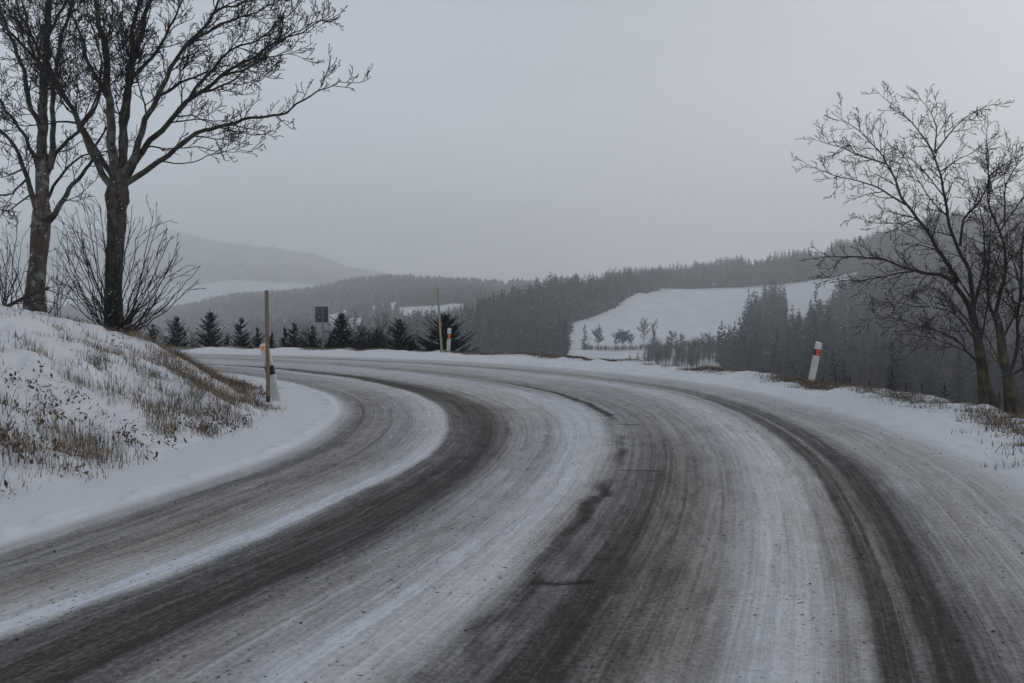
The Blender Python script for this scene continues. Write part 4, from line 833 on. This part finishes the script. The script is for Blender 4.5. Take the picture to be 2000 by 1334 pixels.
# square sign seen from behind
Y = 36.6; x = (630.5 - CX) / F * Y; zb = gz(x, Y); t = empty("road_sign", (x, Y, zb), math.radians(-14)); tag(t, "square road sign seen from behind on a grey steel post beside the spruces", "road sign")
T = Tubes(); hz = EYE + (HY - 599) / F * Y - zb; T.tube([(0, 0, -.4), (0, 0, hz - .04)], [.04, .04], 12); T.f.append(tuple(range(12, 24))); link("post", T.mesh("post"), M_METAL, t)
T = Tubes(); T.tube([(0, 0, -.02), (0, 0, .12), (0, 0, .28)], [.085, .075, .045], 12); T.f.append(tuple(range(24, 36))); link("base_sleeve", T.mesh("sleeve"), M_METAL, t)
def rbox(cx, cz, w_, h_, r, y0, y1):
    pr = []
    for (sx, sz, a0) in ((1, 1, 0), (-1, 1, 90), (-1, -1, 180), (1, -1, 270)):
        for k in range(5): a = math.radians(a0 + k * 22.5); pr.append((cx + sx * (w_ / 2 - r) + r * math.cos(a), cz + sz * (h_ / 2 - r) + r * math.sin(a)))
    n = len(pr); v = [(px, y0, pz) for px, pz in pr] + [(px, y1, pz) for px, pz in pr]
    return v, [tuple(range(n)), tuple(range(n, 2 * n))[::-1]] + [(i, n + i, n + (i + 1) % n, (i + 1) % n) for i in range(n)]
cz = hz - .36; v, f = rbox(-.085, cz, .62, .70, .05, .050, .060); pn = bevelled("panel", v, f, M_SIGN, t, .001)
v, f = rbox(-.085, cz, .64, .72, .06, .044, .070); n = len(v) // 2; v2, _ = rbox(-.085, cz, .585, .665, .04, .044, .070)
vv_ = v + v2; m_ = len(v); fr = [(i, (i + 1) % n, m_ + (i + 1) % n, m_ + i) for i in range(n)] + [(n + i, m_ + n + i, m_ + n + (i + 1) % n, n + (i + 1) % n) for i in range(n)] + [(i, n + i, n + (i + 1) % n, (i + 1) % n) for i in range(n)] + [(m_ + i, m_ + (i + 1) % n, m_ + n + (i + 1) % n, m_ + n + i) for i in range(n)]
bevelled("rim", vv_, fr, M_SIGN2, pn, .001)
for k in (.24, -.22):
    v, f = prism([(-.32, .028), (.16, .028), (.16, .049), (-.32, .049)], cz + k - .018, cz + k + .018); bevelled("bracket", v, f, M_SIGN2 if k < 0 else M_METAL, pn, .002)
# ------------------------------------------------------------------ falling snow and stones
rg = np.random.default_rng(77); n = 12000; Yf = 4.5 + 30 * rg.random(n) ** .7; xf = rg.uniform(-.72, .72, n) * Yf; zf = rg.uniform(.3, 1, n) * 0 + EYE + rg.uniform(-.12, 1, n) ** 1 * .22 * Yf
kz = zf > .4; Yf, xf, zf = Yf[kz], xf[kz], zf[kz]; n = len(Yf); s = rg.uniform(.0022, .0055, n) * np.clip(Yf / 11, .7, 1.7)
oc = np.array([(1, 0, 0), (-1, 0, 0), (0, 1, 0), (0, -1, 0), (0, 0, 1), (0, 0, -1)], float); sh = np.stack([rg.uniform(.8, 2.2, n), np.ones(n), rg.uniform(.7, 1.2, n)], 1)
V = oc[None] * s[:, None, None] * sh[:, None, :] ; V[:, :, 2] += V[:, :, 0] * -.25; V += np.stack([xf, Yf, zf], 1)[:, None]
ft = np.array([(0, 2, 4), (2, 1, 4), (1, 3, 4), (3, 0, 4), (2, 0, 5), (1, 2, 5), (3, 1, 5), (0, 3, 5)]); me = fastmesh("falling_snow", V.reshape(-1, 3), (ft[None] + (np.arange(n) * 6)[:, None, None]).reshape(-1, 3))
tag(link("falling_snow", me, M_FLAKE), "fine snowflakes drifting through the air", "snowflakes", kind='stuff')
def scatter_grit(n, seed):
    r = np.random.default_rng(seed); th_ = np.radians(r.uniform(-42, 60, n)); v = r.uniform(.1, 7.3, n); k = r.random(n) < np.interp(np.degrees(th_), [-42, -10, 20, 60], [1, .9, .5, .2]) * np.clip(.7 + fbm(v * 1.5, th_ * 4, 95, 3) * 2, .1, 1); th_, v = th_[k], v[k]
    r_ = np.array([float(rad(np.array([a]), np.array([b]))[0]) for a, b in zip(v, th_)]); return CF[0] + r_ * np.cos(th_), CF[1] + r_ * np.sin(th_), r
gx, gy, r = scatter_grit(5200, 8); n = len(gx); s = .003 + .0055 * r.random(n) ** 3
V = oc[None] * s[:, None, None] * r.uniform(.6, 1.3, (n, 6, 1)) * np.array([1.1, 1.1, .8]); V += np.stack([gx, gy, .004 + s * .4], 1)[:, None]
me = fastmesh("road_grit", V.reshape(-1, 3), (ft[None] + (np.arange(n) * 6)[:, None, None]).reshape(-1, 3)); tag(link("road_grit", me, mat_simple("dark grit", (.022, .02, .02), (.06, .052, .046), 40, .9, .1)), "dark grit crumbs scattered on the snowy road", "grit", kind='stuff')
# tiny far barn
D = float(stretch(2750)); x = (465 - CX) / F * D; z = float(terr(465, D)); t = empty("barn", (x, D, z)); tag(t, "tiny barn with a snow-covered roof on the faint field below the big hazy hill", "barn")
v, f = prism([(-15, -7), (15, -7), (15, 7), (-15, 7)], -4, 5); link("wall", pymesh("wall", v, f), M_WOOD, t)
v = [(-17, -9, 5), (17, -9, 5), (17, 0, 14), (-17, 0, 14), (17, 9, 5), (-17, 9, 5)]; link("roof", pymesh("roof", v, [(0, 1, 2, 3), (3, 2, 4, 5), (0, 3, 5), (1, 4, 2), (0, 5, 4, 1)]), M_FLAKE, t)
# ------------------------------------------------------------------ haze
x0, x1, y0, y1, z0, z1 = -6200, 6300, -60, 6300, -140, 760
v = [(x, y, z) for x in (x0, x1) for y in (y0, y1) for z in (z0, z1)]; f = [(0, 1, 3, 2), (4, 6, 7, 5), (0, 4, 5, 1), (2, 3, 7, 6), (0, 2, 6, 4), (1, 5, 7, 3)]
hm = bpy.data.materials.new("haze"); hm.use_nodes = True; q = hm.node_tree; q.nodes.clear(); o_ = q.nodes.new("ShaderNodeOutputMaterial"); pv = q.nodes.new("ShaderNodeVolumePrincipled")
pv.inputs["Density"].default_value = .00050; pv.inputs["Anisotropy"].default_value = .55; pv.inputs["Color"].default_value = (.985, .993, 1, 1); q.links.new(pv.outputs[0], o_.inputs["Volume"])
tag(link("haze", pymesh("haze", v, f), hm), "thin grey winter haze filling the valley", "haze", kind='stuff')
